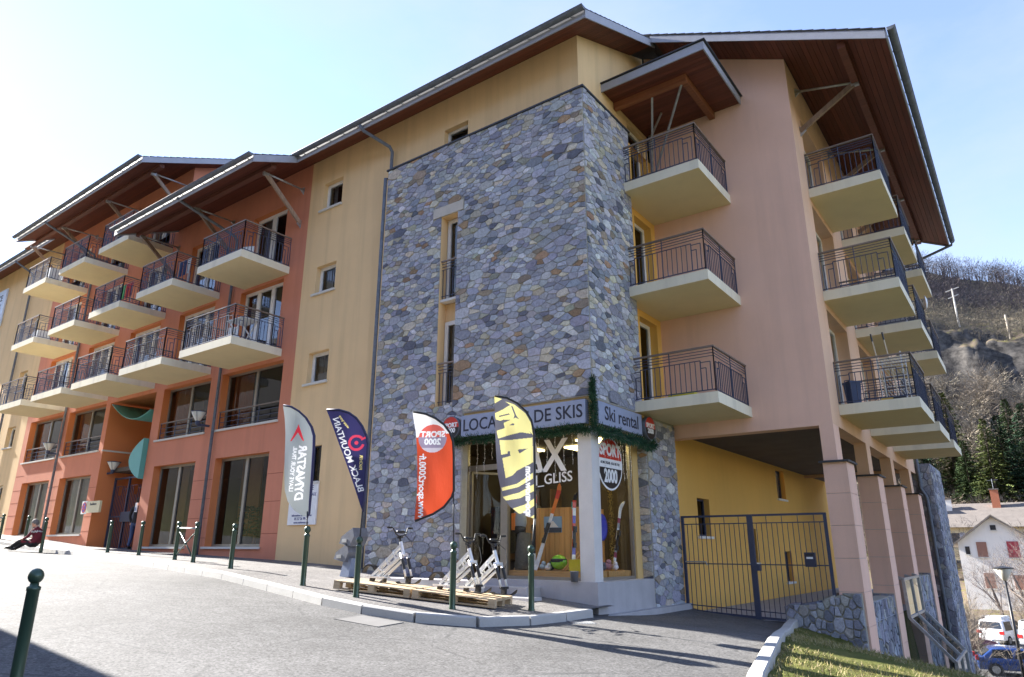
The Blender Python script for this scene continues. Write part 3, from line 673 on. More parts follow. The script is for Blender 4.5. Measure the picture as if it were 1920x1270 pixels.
MB().box(-30.9, -17.95, -1.28, -1.1, 15.65, SOF2(-1.28)).build('purlin', PURL, r3)
MB().box(5.0, 5.16, 3.3, 16.7, 12.83, P_SOF(5.16)).build('purlin', PURL, pr_)
# little canopy over the top balcony of the inner corner
cx1, cy0, cz = 2.44, 1.48, 12.9
can = MB().add([(-.26,cy0,cz+.03),(cx1,cy0,cz+.03),(cx1,4.08,cz+.03),(-.26,4.08,cz+.03),(-.26,cy0,cz+.2),(cx1,cy0,cz+.2),(cx1,4.08,cz+.2),(-.26,4.08,cz+1.0)],
               [(3,2,1,0),(4,5,7),(5,6,7),(0,1,5,4),(1,2,6,5),(2,3,7,6),(3,0,4,7)]).build('canopy', SLATE, bld)
for i in range(20):
    y0 = cy0+.02+i*.13
    if y0 > 4.0: break
    MB().box(-.26, cx1-.02, y0, min(y0+.122, 4.08), cz, cz+.026).build('soffit_plank', SOFW, can)
MB().box(-.27, cx1+.03, cy0-.03, cy0, cz-.05, cz+.17).build('fascia', FASC, can); MB().box(cx1, cx1+.03, cy0, 4.07, cz-.05, cz+.17).build('fascia', FASC, can)
mb = MB()
for i in range(9): mb.box(-.34+i*.05, cx1+.07-i*.22, cy0-.07+i*.2, cy0+.2+i*.2, cz+.19+i*.075, cz+.215+i*.075)
mb.box(cx1-.15, cx1+.08, cy0-.06, 4.12, cz+.186, cz+.21); mb.build('slate_courses', SLATE, can)
MB().box(-.26, 1.75, 2.1, 2.24, cz-.19, cz-.002).build('beam', BEAM, can); MB().box(1.6, 1.75, 2.25, 4.08, cz-.19, cz-.002).build('beam', BEAM, can)
for b_, t_ in (((-.12,3.98,11.3),(1.6,2.2,12.75)), ((-.12,3.98,11.3),(.75,2.3,12.75)), ((-.12,3.98,12.72),(.6,3.2,12.86))):
    MB().bar(b_, t_, .05, .05).build('strut', STEEL, can)
MB().bar((-.12,3.98,11.2),(-.12,3.98,12.85), .05, .06).build('post', STEEL, can)

# ------------------------------------------------------------------ balconies
def run(bars, rails, a, b, z, orn=True):
    a, b = Vector((*a, z)), Vector((*b, z)); Ln = (b-a).length; d = (b-a)/Ln; Z = lambda h: Vector((0,0,h))
    np_ = max(1, round(Ln/.85))
    for i in range(np_+1): p = a+d*(Ln*i/np_); bars.bar(p+Z(.03), p+Z(.99), .032, .016)
    for h in (.93, .865, .80): bars.bar(a+Z(h), b+Z(h), .014, .014)
    bars.bar(a+Z(.06), b+Z(.06), .02, .02); e = .30 if orn and Ln > 1.2 else 0
    bars.bar(a+d*e+Z(.72), b-d*e+Z(.72), .018, .018)
    n = int((Ln-2*e)/.115)
    for i in range(1, n): p = a+d*(e+(Ln-2*e)*i/n); bars.bar(p+Z(.06), p+Z(.72), .014, .014)
    if e:
        for s_, o in ((1, a), (-1, b)):
            for off, h in ((.08, .68), (.18, .55)): p = o+d*s_*off; bars.bar(p+Z(.06), p+Z(h), .016, .016); bars.bar(p+Z(h), o+d*s_*.30+Z(h), .016, .016)
            bars.bar(o+d*s_*.30+Z(.06), o+d*s_*.30+Z(.72), .02, .02)
    rails.bar(a-d*.02+Z(1.01), b+d*.02+Z(1.01), .055, .035)
def balcony(x0, x1, y0, y1, z, sides, th=.24):
    mb = MB(); mb.add([(x0,y0,z-th),(x1,y0,z-th),(x1,y1,z-th),(x0,y1,z-th),(x0,y0,z),(x1,y0,z),(x1,y1,z),(x0,y1,z)], [(0,3,2,1)], 0)
    mb.add(mb.v[:8], [(4,5,6,7),(0,1,5,4),(1,2,6,5),(2,3,7,6),(3,0,4,7)], 1)
    o = mb.build('balcony', [CREAM, CREAMED], bld); i = .06
    seg = {'f': ((x0+i,y0+i),(x1-i,y0+i)), 'l': ((x0+i,y0+i),(x0+i,y1)), 'r': ((x1-i,y0+i),(x1-i,y1)), 'b': ((x0+i,y1-i),(x1-i,y1-i))}
    if 'x' in sides: seg = {'f': ((x0,y0+i),(x1-i,y0+i)), 'r': ((x1-i,y0+i),(x1-i,y1-i)), 'b': ((x0,y1-i),(x1-i,y1-i))}
    for s_ in sides.replace('x', ''):
        b, r = MB(), MB(); run(b, r, *seg[s_], z); b.build('railing', IRON, o); r.build('handrail', RAILW, o)
    return o
for r in RX: balcony(r-2.85, r, -1.44, .3, zA, 'flr')
for r in [-11.2,-15.2,-18.92,-22.65,-26.6]: balcony(r-2.45, r, -1.44, .3, zB, 'flr')
for r in RC: balcony(r-2.45, r, -1.44, .3, zC, 'flr')
for z in (4.79, 7.56, 10.34): balcony(-.2, 1.94, 1.92, 4.085, z, 'fr')
for y0 in (4.95, 8.7, 12.45):
    for z in (4.79, 7.57, 10.34): balcony(3.652, 5.28, y0, y0+2.5, z, 'frbx')
# downpipes
MB().tube([(-7.15,-.62,13.5),(-7.1,-.5,13.35),(-6.62,.12,12.95),(-6.58,.2,12.8),(-6.58,.2,11.9),(-6.55,-.02,11.8),(-6.55,-.02,1.05)], .05, 10).build('downpipe', ZINC, bld, smooth=True)
MB().tube([(-14.4,-2.1,12.8),(-14.38,-1.9,12.7),(-14.35,.12,12.2),(-14.33,.2,12.0),(-14.33,.2,1.2)], .05, 10).build('downpipe', ZINC, bld, smooth=True)
MB().tube([(-26.2,-2.1,15.4),(-26.2,-1.9,15.3),(-26.2,.12,14.6),(-26.2,.2,14.4),(-26.2,.2,1.8)], .05, 10).build('downpipe', ZINC, bld, smooth=True)
MB().tube([(-34.2,-.62,16.1),(-34.15,-.5,16.0),(-33.7,.12,15.5),(-33.65,.2,15.3),(-33.65,.2,2.5)], .05, 10).build('downpipe', ZINC, bld, smooth=True)

# ------------------------------------------------------------------ stone walls, stone by stone
STONE = attr_mat('rubble_stone', .85, .42, 17, .014, .3, 1.0, 60)
MORTAR = surf('mortar', (.34, .325, .28), .95, .2, 5, 60, .008, .6)
PAL = [((.35,.36,.415), 28), ((.41,.415,.45), 24), ((.28,.29,.345), 16), ((.46,.46,.475), 16), ((.52,.47,.37), 13), ((.16,.17,.21), 5), ((.30,.25,.19), 4), ((.36,.24,.15), 2), ((.56,.56,.56), 4), ((.33,.33,.27), 2)]
PALW = [c for c, w in PAL for _ in range(w)]
def clip(poly, nx, ny, c):                                       # keep nx*x+ny*y <= c
    out = []
    for i in range(len(poly)):
        a, b = poly[i], poly[(i+1) % len(poly)]; da = nx*a[0]+ny*a[1]-c; db = nx*b[0]+ny*b[1]-c
        if da <= 0: out.append(a)
        if da*db < 0: t = da/(da-db); out.append((a[0]+(b[0]-a[0])*t, a[1]+(b[1]-a[1])*t))
    return out
def rubble(w0, w1, h0, h1, rng, holes=(), sizes=((.17, .05), (.11, .15), (.068, .45), (.04, 1.0)), asp=1.9, joint=.014, dens=1.0):
    """irregular stones packed over a rectangle: power cells round seeds of mixed size"""
    W_, H_ = w1-w0, h1-h0; P_ = []; cell = .5; grid = {}
    def ok(x, y, r):
        gx, gy = int(x/cell), int(y/cell)
        for i in range(gx-1, gx+2):
            for j in range(gy-1, gy+2):
                for q in grid.get((i, j), ()):
                    if math.hypot((x-q[0])/asp, y-q[1]) < (r+q[2])*.86: return False
        return True
    for r, cov in sizes:
        n = int(W_*H_*cov/(r*r*3.2*asp)*dens*4)
        for _ in range(n):
            x, y, rr = rng.uniform(0, W_), rng.uniform(0, H_), r*rng.uniform(.8, 1.2)
            if any(h[0] < x+w0 < h[1] and h[2] < y+h0 < h[3] for h in holes): continue
            if ok(x, y, rr): P_.append((x, y, rr)); grid.setdefault((int(x/cell), int(y/cell)), []).append(P_[-1])
    cells = []
    for (x, y, r) in P_:
        e = r*2.2; poly = [(max(0,x-e*asp), max(0,y-e)), (min(W_,x+e*asp), max(0,y-e)), (min(W_,x+e*asp), min(H_,y+e)), (max(0,x-e*asp), min(H_,y+e))]
        gx, gy = int(x/cell), int(y/cell)
        for i in range(gx-2, gx+3):
            for j in range(gy-2, gy+3):
                for q in grid.get((i, j), ()):
                    if q[0] == x and q[1] == y: continue
                    dx, dy = (q[0]-x)/asp, q[1]-y; D = dx*dx+dy*dy
                    if D > 1.2: continue
                    # power bisector in squeezed space
                    k_ = (D+.22*(r*r-q[2]*q[2]))/2; poly = clip(poly, dx/asp, dy, k_+dx*x/asp+dy*y)
                    if len(poly) < 3: break
        for h in holes:
            if len(poly) < 3: break
            xs_ = [p[0]+w0 for p in poly]; ys_ = [p[1]+h0 for p in poly]
            if max(xs_) > h[0] and min(xs_) < h[1] and max(ys_) > h[2] and min(ys_) < h[3]:
                X, Y = x+w0, y+h0
                if X <= h[0]: poly = clip(poly, 1, 0, h[0]-w0)
                elif X >= h[1]: poly = clip(poly, -1, 0, -(h[1]-w0))
                elif Y >= h[3]: poly = clip(poly, 0, -1, -(h[3]-h0))
                else: poly = clip(poly, 0, 1, h[2]-h0)
        if len(poly) < 3: continue
        cx, cy = sum(p[0] for p in poly)/len(poly), sum(p[1] for p in poly)/len(poly)
        ar = abs(sum(a[0]*b[1]-b[0]*a[1] for a, b in zip(poly, poly[1:]+poly[:1])))/2
        if ar < .0012: continue
        cells.append((ar, [(p[0]+w0, p[1]+h0) for p in poly], (cx+w0, cy+h0)))
    return cells
def stone_mb(cell, rng, f, depth=.022, joint=.005, pal=PALW):
    ar, poly, (cx, cy) = cell; pts = []
    n = len(poly)
    for i in range(n):                                            # knock the sharp corners off, roughen the edges
        a, b, c_ = poly[i-1], poly[i], poly[(i+1) % n]
        l0, l1 = math.dist(a, b), math.dist(b, c_)
        if l0 > .05 and l1 > .05 and n < 6:
            k0, k1 = min(.18, .012/l0+.01), min(.18, .012/l1+.01)
            pts.append((b[0]+(a[0]-b[0])*k0, b[1]+(a[1]-b[1])*k0)); pts.append((b[0]+(c_[0]-b[0])*k1, b[1]+(c_[1]-b[1])*k1))
        else: pts.append(b)
    rr = math.sqrt(ar/math.pi); k_ = max(.55, 1-joint/rr)
    P_ = [(cx+(p[0]-cx)*(k_+rng.uniform(-.035, .012)), cy+(p[1]-cy)*(k_+rng.uniform(-.035, .012))) for p in pts]
    h = depth*rng.uniform(.55, 1.2); tx, ty = rng.uniform(-.06, .06), rng.uniform(-.06, .06); ins = max(.6, 1-.012/rr)
    base = [f(p[0], .012, p[1]) for p in P_]; mid = [f(p[0], -h*.6, p[1]) for p in P_]
    top = [f(cx+(p[0]-cx)*ins, -(h+(p[0]-cx)*tx+(p[1]-cy)*ty), cy+(p[1]-cy)*ins) for p in P_]
    m = len(P_); c = rng.choice(pal); j = rng.uniform(.9, 1.5); c = tuple(min(1, v*j*rng.uniform(.96, 1.04)) for v in c)
    mb = MB(); mb.add(base+mid+top, [(i, (i+1) % m, (i+1) % m+m, i+m) for i in range(m)]+[(i+m, (i+1) % m+m, (i+1) % m+2*m, i+2*m) for i in range(m)]+[tuple(range(2*m, 3*m))], 0, c)
    return mb
def lay(par, lots, rng, most=300, depth=.022, joint=.005, pal=PALW):
    allc = [(c[0]*w, c, f) for cells, f, w in lots for c in cells]; allc.sort(key=lambda t: -t[0]); rest = MB()
    for i, (a, c, f) in enumerate(allc):
        mb = stone_mb(c, rng, f, depth, joint, pal)
        if i < most: mb.build('stone', STONE, par, normals=True)
        else: rest.join(mb)
    if rest.v: stuff(rest.build('small_stones', STONE, par, normals=True))
    return len(allc)
rng = random.Random(11)
fy, fx = ax('y', 0), ax('x', 0)
sh = [(-4.32,-3.76,4.86,9.9), (-4.62,-3.55,9.9,10.2), (-3.45,.2,.5,4.62)]
front = rubble(-6.46, .0, .85, 12.0, rng, sh)
side = rubble(.012, 2.3, 4.58, 12.0, rng)
pier_s = rubble(2.46, 4.02, .2, 4.5, rng); pier_f = rubble(-.3, -.01, .2, 4.5, rng)
mb = MB()
W1 = wall('stone_wall', MORTAR, 'y', .0, -6.46, -3.42, .6, 12.0, [(-4.32,-3.76,4.86,9.9)], .3, OCHRE)
mb.quad((-3.42,0,4.6),(0,0,4.6),(0,0,12),(-3.42,0,12)); mb.quad((-3.42,0,.6),(-3.42,.2,.6),(-3.42,.2,4.6),(-3.42,0,4.6))
mb.quad((0,0,4.55),(0,2.32,4.55),(0,2.32,12),(0,0,12)); mb.quad((0,2.32,4.55),(-.25,2.32,4.55),(-.25,2.32,12),(0,2.32,12)); mb.quad((-6.46,0,.6),(-6.46,.32,.6),(-6.46,.32,12),(-6.46,0,12)); mb.quad((-6.46,0,12),(0,0,12),(0,.32,12),(-6.46,.32,12)); mb.quad((0,0,12),(0,2.32,12),(-.3,2.32,12),(-.3,0,12)); mb.quad((0,0,4.56),(0,2.32,4.56),(-.5,2.32,4.56),(-.5,0,4.56)); mb.build('stone_return', MORTAR, W1)
mb = MB(); mb.quad((0,2.45,.1),(0,4.02,.1),(0,4.02,4.6),(0,2.45,4.6)); mb.quad((-.3,2.45,.1),(0,2.45,.1),(0,2.45,4.6),(-.3,2.45,4.6)); mb.quad((0,4.02,.1),(-.3,4.02,.1),(-.3,4.02,4.6),(0,4.02,4.6)); mb.build('stone_return', MORTAR, W1)
nst = lay(W1, [(front, fy, 1), (side, fx, .35), (pier_s, fx, .5), (pier_f, ax('y', 2.45), .6)], rng)
print('stones', nst)
mb = MB(); mb.box(-6.5, .045, -.05, .06, 12.0, 12.045); mb.box(-.06, .046, .062, 2.36, 12.0, 12.045); mb.build('coping', SLATE, W1)
MB().box(-4.6, -3.57, -.03, .15, 9.91, 10.19).build('lintel', LINT, W1)
# slit windows in the stone
wall('ochre_panel', OCHRE, 'y', .28, -4.34, -3.74, 4.8, 9.95, [(-4.32,-3.78,7.6,9.88),(-4.32,-3.78,4.88,7.06)], .02)
for z0, z1 in ((7.6, 9.88), (4.88, 7.06)):
    o = window('y', .1, -4.3, -3.78, z0, z1, leaves=1, fw=.1, inset=.14, sill=SILL if z0 > 7 else None, gm=GLASSU, curtain=(CURTW, -4.2, -3.95))
    b = MB()
    for h in (.98, .90, .82, .1): b.bar((-4.32,.08,z0+h), (-3.77,.08,z0+h), .014, .014)
    for i in range(5): b.bar((-4.27+i*.11,.08,z0+.02), (-4.27+i*.11,.08,z0+.82), .014, .014)
    b.build('guard_rail', IRON, o); MB().bar((-4.36,.06,z0+1.05), (-3.74,.06,z0+1.05), .05, .035).build('handrail', RAILW, o)
# ------------------------------------------------------------------ the ski shop on the corner
SPLAST = surf('shop_plaster', (.62, .42, .17), .9, .06, 1.5, 80, .003, .3)
COLW = surf('white_column_paint', (.60, .58, .56), .8, .1, 3, 60, .004, .4, streak=.4)
PINE = wood('pine_board', (.66, .35, .11), .5, 'z', 1.0, .25)
PINEX = wood('pine_deck', (.62, .34, .12), .5, 'x', 1.0, .25)
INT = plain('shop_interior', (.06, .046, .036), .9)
mb = MB(); mb.quad((-3.95,.2,.9),(-3.64,.2,.9),(-3.64,.2,4.6),(-3.95,.2,4.6)); mb.quad((-3.64,.2,.9),(-3.64,.42,.9),(-3.64,.42,4.6),(-3.64,.2,4.6)); mb.quad((-.02,.06,4.0),(-.02,2.5,4.0),(-.02,2.5,4.62),(-.02,.06,4.62)); mb.quad((-3.45,.03,4.0),(-.02,.03,4.0),(-.02,.03,4.62),(-3.45,.03,4.62)); mb.quad((-3.9,.03,4.0),(-3.9,2.5,4.0),(-.02,2.5,4.0),(-.02,.03,4.0))
mb.box(-.32, -.245, 2.16, 2.46, .9, 4.0); mb.build('shop_plaster', SPLAST, bld)
MB().box(-.40, -.08, .05, .36, 1.0, 4.0).build('corner_column', COLW, bld)
pl = MB(); pl.box(-3.66, .0, .0, .46, .2, 1.0); pl.box(-.46, -.001, .461, 2.46, .1, 1.0); pl.build('shop_plinth', CONC, bld)
MB().box(-.02, .16, -.2, 4.1, .1, .42).build('plinth_foot', CONC, bld)
st = MB().box(-3.3, -1.3, -.48, .0, .3, .88).build('steps', CONC, bld); MB().box(-3.3, -.95, -.92, -.481, .2, .73).build('step', CONC, st)
lw = MB().box(-4.7, -1.98, -1.16, -.93, .5, 1.02).build('low_wall', CONC); bevel(lw, .015); tag(lw, 'low pale concrete wall behind the wooden pallets', 'wall')
# shop interior shell
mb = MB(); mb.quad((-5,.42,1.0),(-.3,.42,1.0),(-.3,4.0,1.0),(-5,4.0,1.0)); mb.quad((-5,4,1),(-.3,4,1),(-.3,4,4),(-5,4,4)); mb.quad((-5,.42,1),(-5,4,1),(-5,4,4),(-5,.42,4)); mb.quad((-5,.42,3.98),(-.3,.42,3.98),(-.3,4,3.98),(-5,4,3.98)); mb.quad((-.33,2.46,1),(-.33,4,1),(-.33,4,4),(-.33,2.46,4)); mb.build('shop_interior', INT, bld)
# glazing
o = window('y', .4, -3.64, -2.62, 3.38, 4.0, leaves=1, fw=.06, fm=ALU, gm=SHOPG, name='door_transom', inset=.0)
mb = MB()
for x in (-3.64, -2.62): mb.box(x, x+.07, .4, .48, 1.0, 3.38)
mb.box(-3.64, -2.55, .395, .485, 3.32, 3.40); mb.box(-2.55, -2.50, .398, .48, 1.0, 4.0); mb.build('door_frame', ALU, bld)
o = window('y', .4, -2.5, -.4, 1.0, 4.0, leaves=1, fw=.06, fm=ALU, gm=SHOPG, name='shop_window', inset=.0)
o2 = window('x', -.28, .36, 2.16, 1.0, 4.0, leaves=1, fw=.06, fm=ALU, gm=SHOPG, name='shop_window', inset=.0)
dr = MB(); dr.bar((-3.55,.52,1.02),(-3.1,1.35,1.02), .05, .05); dr.bar((-3.55,.52,3.3),(-3.1,1.35,3.3), .05, .05); dr.bar((-3.55,.52,1.02),(-3.55,.52,3.3), .06, .05, (1,0,0)); dr.bar((-3.1,1.35,1.02),(-3.1,1.35,3.3), .06, .05, (1,0,0))
d_ = dr.build('door', ALU, bld); MB().quad((-3.55,.52,1.05),(-3.1,1.35,1.05),(-3.1,1.35,3.28),(-3.55,.52,3.28)).build('pane', SHOPG, d_)
# display deck and pine partition
dk = thing('display_partition', 'pine board display partition and deck behind the shop windows', 'partition')
mb = MB(); mb.box(-2.45, -.42, .5, 1.14, 1.001, 1.17); mb.box(-1.12, -.38, 1.141, 2.12, 1.001, 1.17); mb.build('deck', PINEX, dk)
for i in range(11): MB().box(-2.47+i*.13, -2.347+i*.13, 1.15, 1.175, 1.17, 2.48).build('plank', PINE, dk)
for i in range(8): MB().box(-1.06, -1.035, 1.15+i*.13, 1.273+i*.13, 1.17, 2.47).build('plank', PINE, dk)
# dark shop fittings seen through the open door
sf = MB()
for z in (1.3, 1.9, 2.5): sf.box(-4.6, -3.2, 3.3, 3.8, z, z+.04)
for x in (-4.6, -3.9, -3.22): sf.box(x, x+.04, 3.3, 3.8, 1.0, 3.1)
sh_ = sf.build('shelf_unit', plain('dark_shelf', (.12, .07, .04), .6)); tag(sh_, 'dark wooden shelf unit deep inside the open shop door', 'shelf')
for i in range(5):
    x = -4.45+i*.28; j = MB(); j.box(x, x+.2, 2.4, 2.75, 1.5+.1*(i % 2), 2.6); j.prism([(x-.06,2.5),(x+.26,2.5),(x+.2,2.64),(x,2.64)], 2.42, 2.73, lambda p, q, d: (p, d, q))
    jo = j.build('hanging_jacket', plain('jacket_%d' % i, [(.02,.025,.07),(.012,.012,.015),(.03,.032,.03),(.02,.02,.02),(.06,.057,.05)][i], .9)); tag(jo, ['navy', 'black', 'grey green', 'charcoal', 'pale grey'][i]+' jacket hanging inside the shop door', 'jacket')
for i, (x, y) in enumerate(((-3.0,2.0),(-1.7,2.4),(-.9,1.6))):
    lp = MB().box(x-.3, x+.3, y-.3, y+.3, 3.93, 3.965).build('ceiling_lamp', emis('lamp_panel', (1, .80, .32), 3.2)); tag(lp, ['lit square ceiling lamp above the shop door', 'lit square ceiling lamp behind the shop window lettering', 'lit square ceiling lamp behind the oval sign'][i], 'lamp')
# ---- signs
SIGNB = plain('sign_blue_grey', (.28, .32, .44), .35, spec=.4); INK = plain('sign_ink', (.012, .014, .03), .5)
RED = plain('sign_red', (.55, .03, .015), .35); SWHITE = plain('sign_white', (.82, .82, .82), .4); SBLK = plain('sign_black', (.012, .012, .016), .35)
def sign_board(label, box, body, size, fn, xs=1.0, bold=.004):
    s_ = MB().box(*box).build('shop_sign', SIGNB); tag(s_, label, 'sign'); bevel(s_, .006)
    put_text(text_mb(body, size, bold, xs=xs), fn).build('lettering', INK, s_); return s_
sign_board('long blue grey sign board reading LOCATION DE SKIS over the shop door', (-3.38,-.1,-.12,.026,4.03,4.52), 'LOCATION DE SKIS', .385, lambda x, y, z: (-1.74+x, -.1225-z, 4.275+y), .94)
sign_board('short blue grey sign board reading Ski rental over the side window', (-.018,.12,.05,2.0,4.02,4.49), 'Ski rental', .41, lambda x, y, z: (.1225+z, 1.06+x, 4.26+y), 1.0)
def round_sign(label, org, ux, nrm, r=.27):
    n_ = Vector(nrm); u = Vector(ux); o0 = Vector(org); f = lambda a, b, d: tuple(o0+u*a+Vector((0,0,b))+n_*d)
    mb = MB(); n = 32; ci = [(r*math.cos(2*math.pi*i/n), r*math.sin(2*math.pi*i/n)) for i in range(n)]; mb.prism(ci, -.09, .0, f); s_ = mb.build('round_sign', ZINC, normals=True); tag(s_, label, 'sign')
    t = MB(); t.prism([(r*.93*math.cos(math.pi*i/16), r*.93*math.sin(math.pi*i/16)) for i in range(17)], .0, .004, f); t.build('upper_half', RED, s_, normals=True)
    t = MB(); t.prism([(r*.93*math.cos(math.pi+math.pi*i/16), r*.93*math.sin(math.pi+math.pi*i/16)) for i in range(17)], .0, .004, f); t.build('lower_half', SBLK, s_, normals=True)
    put_text(text_mb('SPORT', r*.52, .006), lambda x, y, z: f(x, .32*r*.62+y, .0065+z)).build('lettering', SWHITE, s_); put_text(text_mb('2000', r*.55, .006), lambda x, y, z: f(x, -.26*r+y, .0065+z)).build('lettering', SWHITE, s_)
round_sign('round red and black sign behind the red feather flag on the stone wall', (-3.7,-.12,4.28), (1,0,0), (0,-1,0))
round_sign('round red and black sign beside the Ski rental board', (.16,2.34,4.23), (0,1,0), (1,0,0))
# oval sign hung in the side window
o0 = Vector((-.262, 1.13, 3.35)); f = lambda a, b, d: tuple(o0+Vector((d, a, b))); n = 36
ov = MB(); ov.prism([(.55*math.cos(2*math.pi*i/n), .565*math.sin(2*math.pi*i/n)) for i in range(n)], 0, .012, f); ov = ov.build('oval_sign', SWHITE, normals=True); tag(ov, 'oval white rimmed red and black sign in the side shop window', 'sign')
def seg(t0, t1): return [(.51*math.cos(t), .525*math.sin(t)) for t in [t0+(t1-t0)*i/20 for i in range(21)]]
a0 = math.asin(.09/.525); MB().prism(seg(a0, math.pi-a0), .012, .016, f).build('upper_half', RED, ov, normals=True)
MB().prism(seg(math.pi+math.asin(.10/.525), 2*math.pi-math.asin(.10/.525)), .012, .016, f).build('lower_half', SBLK, ov, normals=True)
put_text(text_mb('SPORT', .30, .012), lambda x, y, z: f(x*1.0, .27+y*1.15, .019+z)).build('lettering', SWHITE, ov)
put_text(text_mb('2000', .30, .012), lambda x, y, z: f(x*.95, -.28+y*1.25, .019+z)).build('lettering', SWHITE, ov)
put_text(text_mb('AX MULTIGLISS - 05 61 05 77 02', .075, .001), lambda x, y, z: f(x*.8, y, .015+z)).build('lettering', INK, ov)
# window lettering
wl = thing('window_lettering', 'large white AX letters and slogan stuck on the front shop window', 'lettering')
for ch, xo in (('A', -1.76), ('X', -1.2)): put_text(text_mb(ch, .95, .02, shear=.1), lambda x, y, z, xo=xo: (xo+x*.85, .392-z, 3.48+y)).build('letter', SWHITE, wl)
put_text(text_mb('MULTI_GLISS', .3, .003), lambda x, y, z: (-1.6+x, .392-z, 3.0+y+.06*x)).build('lettering', SWHITE, wl)
put_text(text_mb('Pyrenees', .16, .006, shear=.3), lambda x, y, z: (-1.8+x, .388-z, 3.2+y+.12*x)).build('lettering', SWHITE, wl)
# garland of fir sprigs
GARL = attr_mat('garland_needles', .8, .2, 20, 0, .2)
def garland(name, label, path, r, n, sd_=1):
    rg = random.Random(sd_); mb = MB(); pts = resample3(path, .02)
    for k in range(n):
        p = rg.choice(pts); v = Vector((rg.gauss(0,1), rg.gauss(0,1), rg.gauss(-.25,1))).normalized(); l = r*rg.uniform(.6, 1.35); s_ = v.orthogonal().normalized()*.007
        t = rg.random(); c = (.018+.03*t, .055+.06*t, .03+.025*t) if rg.random() < .93 else (.16, .15, .12); e = p+v*l
        mb.add([p-s_, p+s_, e+s_*.5, e-s_*.5], [(0,1,2,3)], 0, c)
    mb.tube([p for p in pts[::6]], .012, 5, 0, (.02,.05,.03)); return tag(mb.build(name, GARL), label, 'garland')
def resample3(P_, st):
    out = []
    for a, b in zip(P_, P_[1:]):
        a, b = Vector(a), Vector(b); k = max(1, int((b-a).length/st)); out += [a+(b-a)*i/k for i in range(k)]
    return out+[Vector(P_[-1])]
gw = lambda a, b, k=9, sag=.05: [tuple(Vector(a).lerp(Vector(b), i/k)+Vector((0,0,-sag*math.sin(i*1.9)))) for i in range(k+1)]
garland('fir_garland', 'green fir garland under the long shop sign', gw((-3.75,-.08,3.98), (-.05,-.08,3.93), 14, .03), .13, 3800, 1)
garland('fir_garland', 'green fir garland under the Ski rental board', gw((.1,.05,3.9), (.12,2.6,3.86), 9, .04), .14, 3000, 2)
garland('fir_garland', 'green fir garland hanging down the corner between the two sign boards', [(.05,-.05,4.95),(.045,-.045,4.6),(.05,-.05,3.9)], .1, 1700, 3)
# icicle light strings
for nm, lab, f in (('icicle_lights', 'string of white icicle lights in the front shop window', lambda a: (-3.5+a*3.0, .37)), ('icicle_lights', 'string of white icicle lights in the side shop window', lambda a: (-.25, .42+a*1.7))):
    mb = MB(); rg = random.Random(5)
    for i in range(15):
        x, y = f(i/14); l = rg.uniform(.3, .95); z = 3.94; k = int(l/.05); px = 0
        for j in range(k):
            nx_ = rg.gauss(0, .008); mb.bar((x+px,y,z-j*.05), (x+nx_,y,z-(j+1)*.05), .004, .004); px = nx_
            if j % 2: mb.sphere((x+nx_+rg.uniform(-.012,.012), y, z-j*.05), .009, 4)
    tag(mb.build(nm, SWHITE), lab, 'string lights')
# ---- things on display
def ski(label, p0, p1, face, cols, w=.105):
    p0, p1 = Vector(p0), Vector(p1); d = (p1-p0); Ln = d.length; d.normalize(); n_ = (Vector(face)-d*Vector(face).dot(d)).normalized(); s_ = d.cross(n_); N_ = 40; mb = MB()
    for i in range(N_+1):
        t = i/N_; hw = w/2*(.62+.38*abs(2*t-1)**1.6); hw *= 1 if t < .93 else math.sqrt(max(0.02, 1-((t-.93)/.07)**2)); hw *= 1 if t > .02 else .85
        lift = .10*max(0, (t-.86)/.14)**2+.03*max(0, (.08-t)/.08)**2; c_ = p0+d*(Ln*t)+n_*lift
        for a, b in ((-hw,.012),(hw,.012),(hw,0),(-hw,0)): mb.v.append(tuple(c_+s_*a+n_*b))
    for i in range(N_):
        c = cols[min(len(cols)-1, int(i/N_*len(cols)))]
        for k in range(4): a = i*4+k; b = i*4+(k+1) % 4; mb.f.append((a,b,b+4,a+4)); mb.m.append(0); mb.c.append(c)
    o = mb.build('ski', attr_mat('ski_topsheet', .3, .05, 10, 0, .5), None, normals=True); tag(o, label, 'ski')
    b = MB(); c_ = p0+d*Ln*.42
    for off, l, h in ((-.16,.1,.05),(.16,.12,.06),(0,.3,.018)): b.bar(c_+d*(off-l/2)+n_*(h/2+.012), c_+d*(off+l/2)+n_*(h/2+.012), .065, h, n_)
    b.build('binding', BLACK, o); return o
Wt, Bk, Rd, Or, Gy = (.75,.76,.78), (.02,.02,.025), (.6,.05,.03), (.75,.2,.03), (.35,.37,.4)
ski('white and black ski with a red logo tip standing in the front shop window', (-1.96,.72,1.18), (-1.96,.8,2.85), (0,-1,0), [Wt,Wt,Bk,Bk,Bk,Bk,Gy,Gy,Wt,Rd,Wt])
ski('white ski with orange and red tip leaning in the front shop window', (-1.85,.62,1.18), (-1.31,.85,2.95), (.2,-1,0), [Wt,Wt,Wt,Wt,Wt,Gy,Wt,Or,Or,Rd,Or])
ski('red and blue patterned ski standing beside the white corner column', (-.99,.75,1.18), (-.97,.82,2.75), (.9,-.4,0), [Rd,Wt,(.1,.1,.5),Rd,Wt,Rd,(.1,.1,.5),Wt,Rd,Bk])
ski('white ski with burgundy bands leaning in the side shop window', (-.62,1.78,1.18), (-.52,2.06,2.62), (1,-.2,0), [Wt,Wt,(.3,.05,.1),Gy,Bk,Wt,Wt,Gy,(.3,.05,.12),Wt,Wt,Wt])
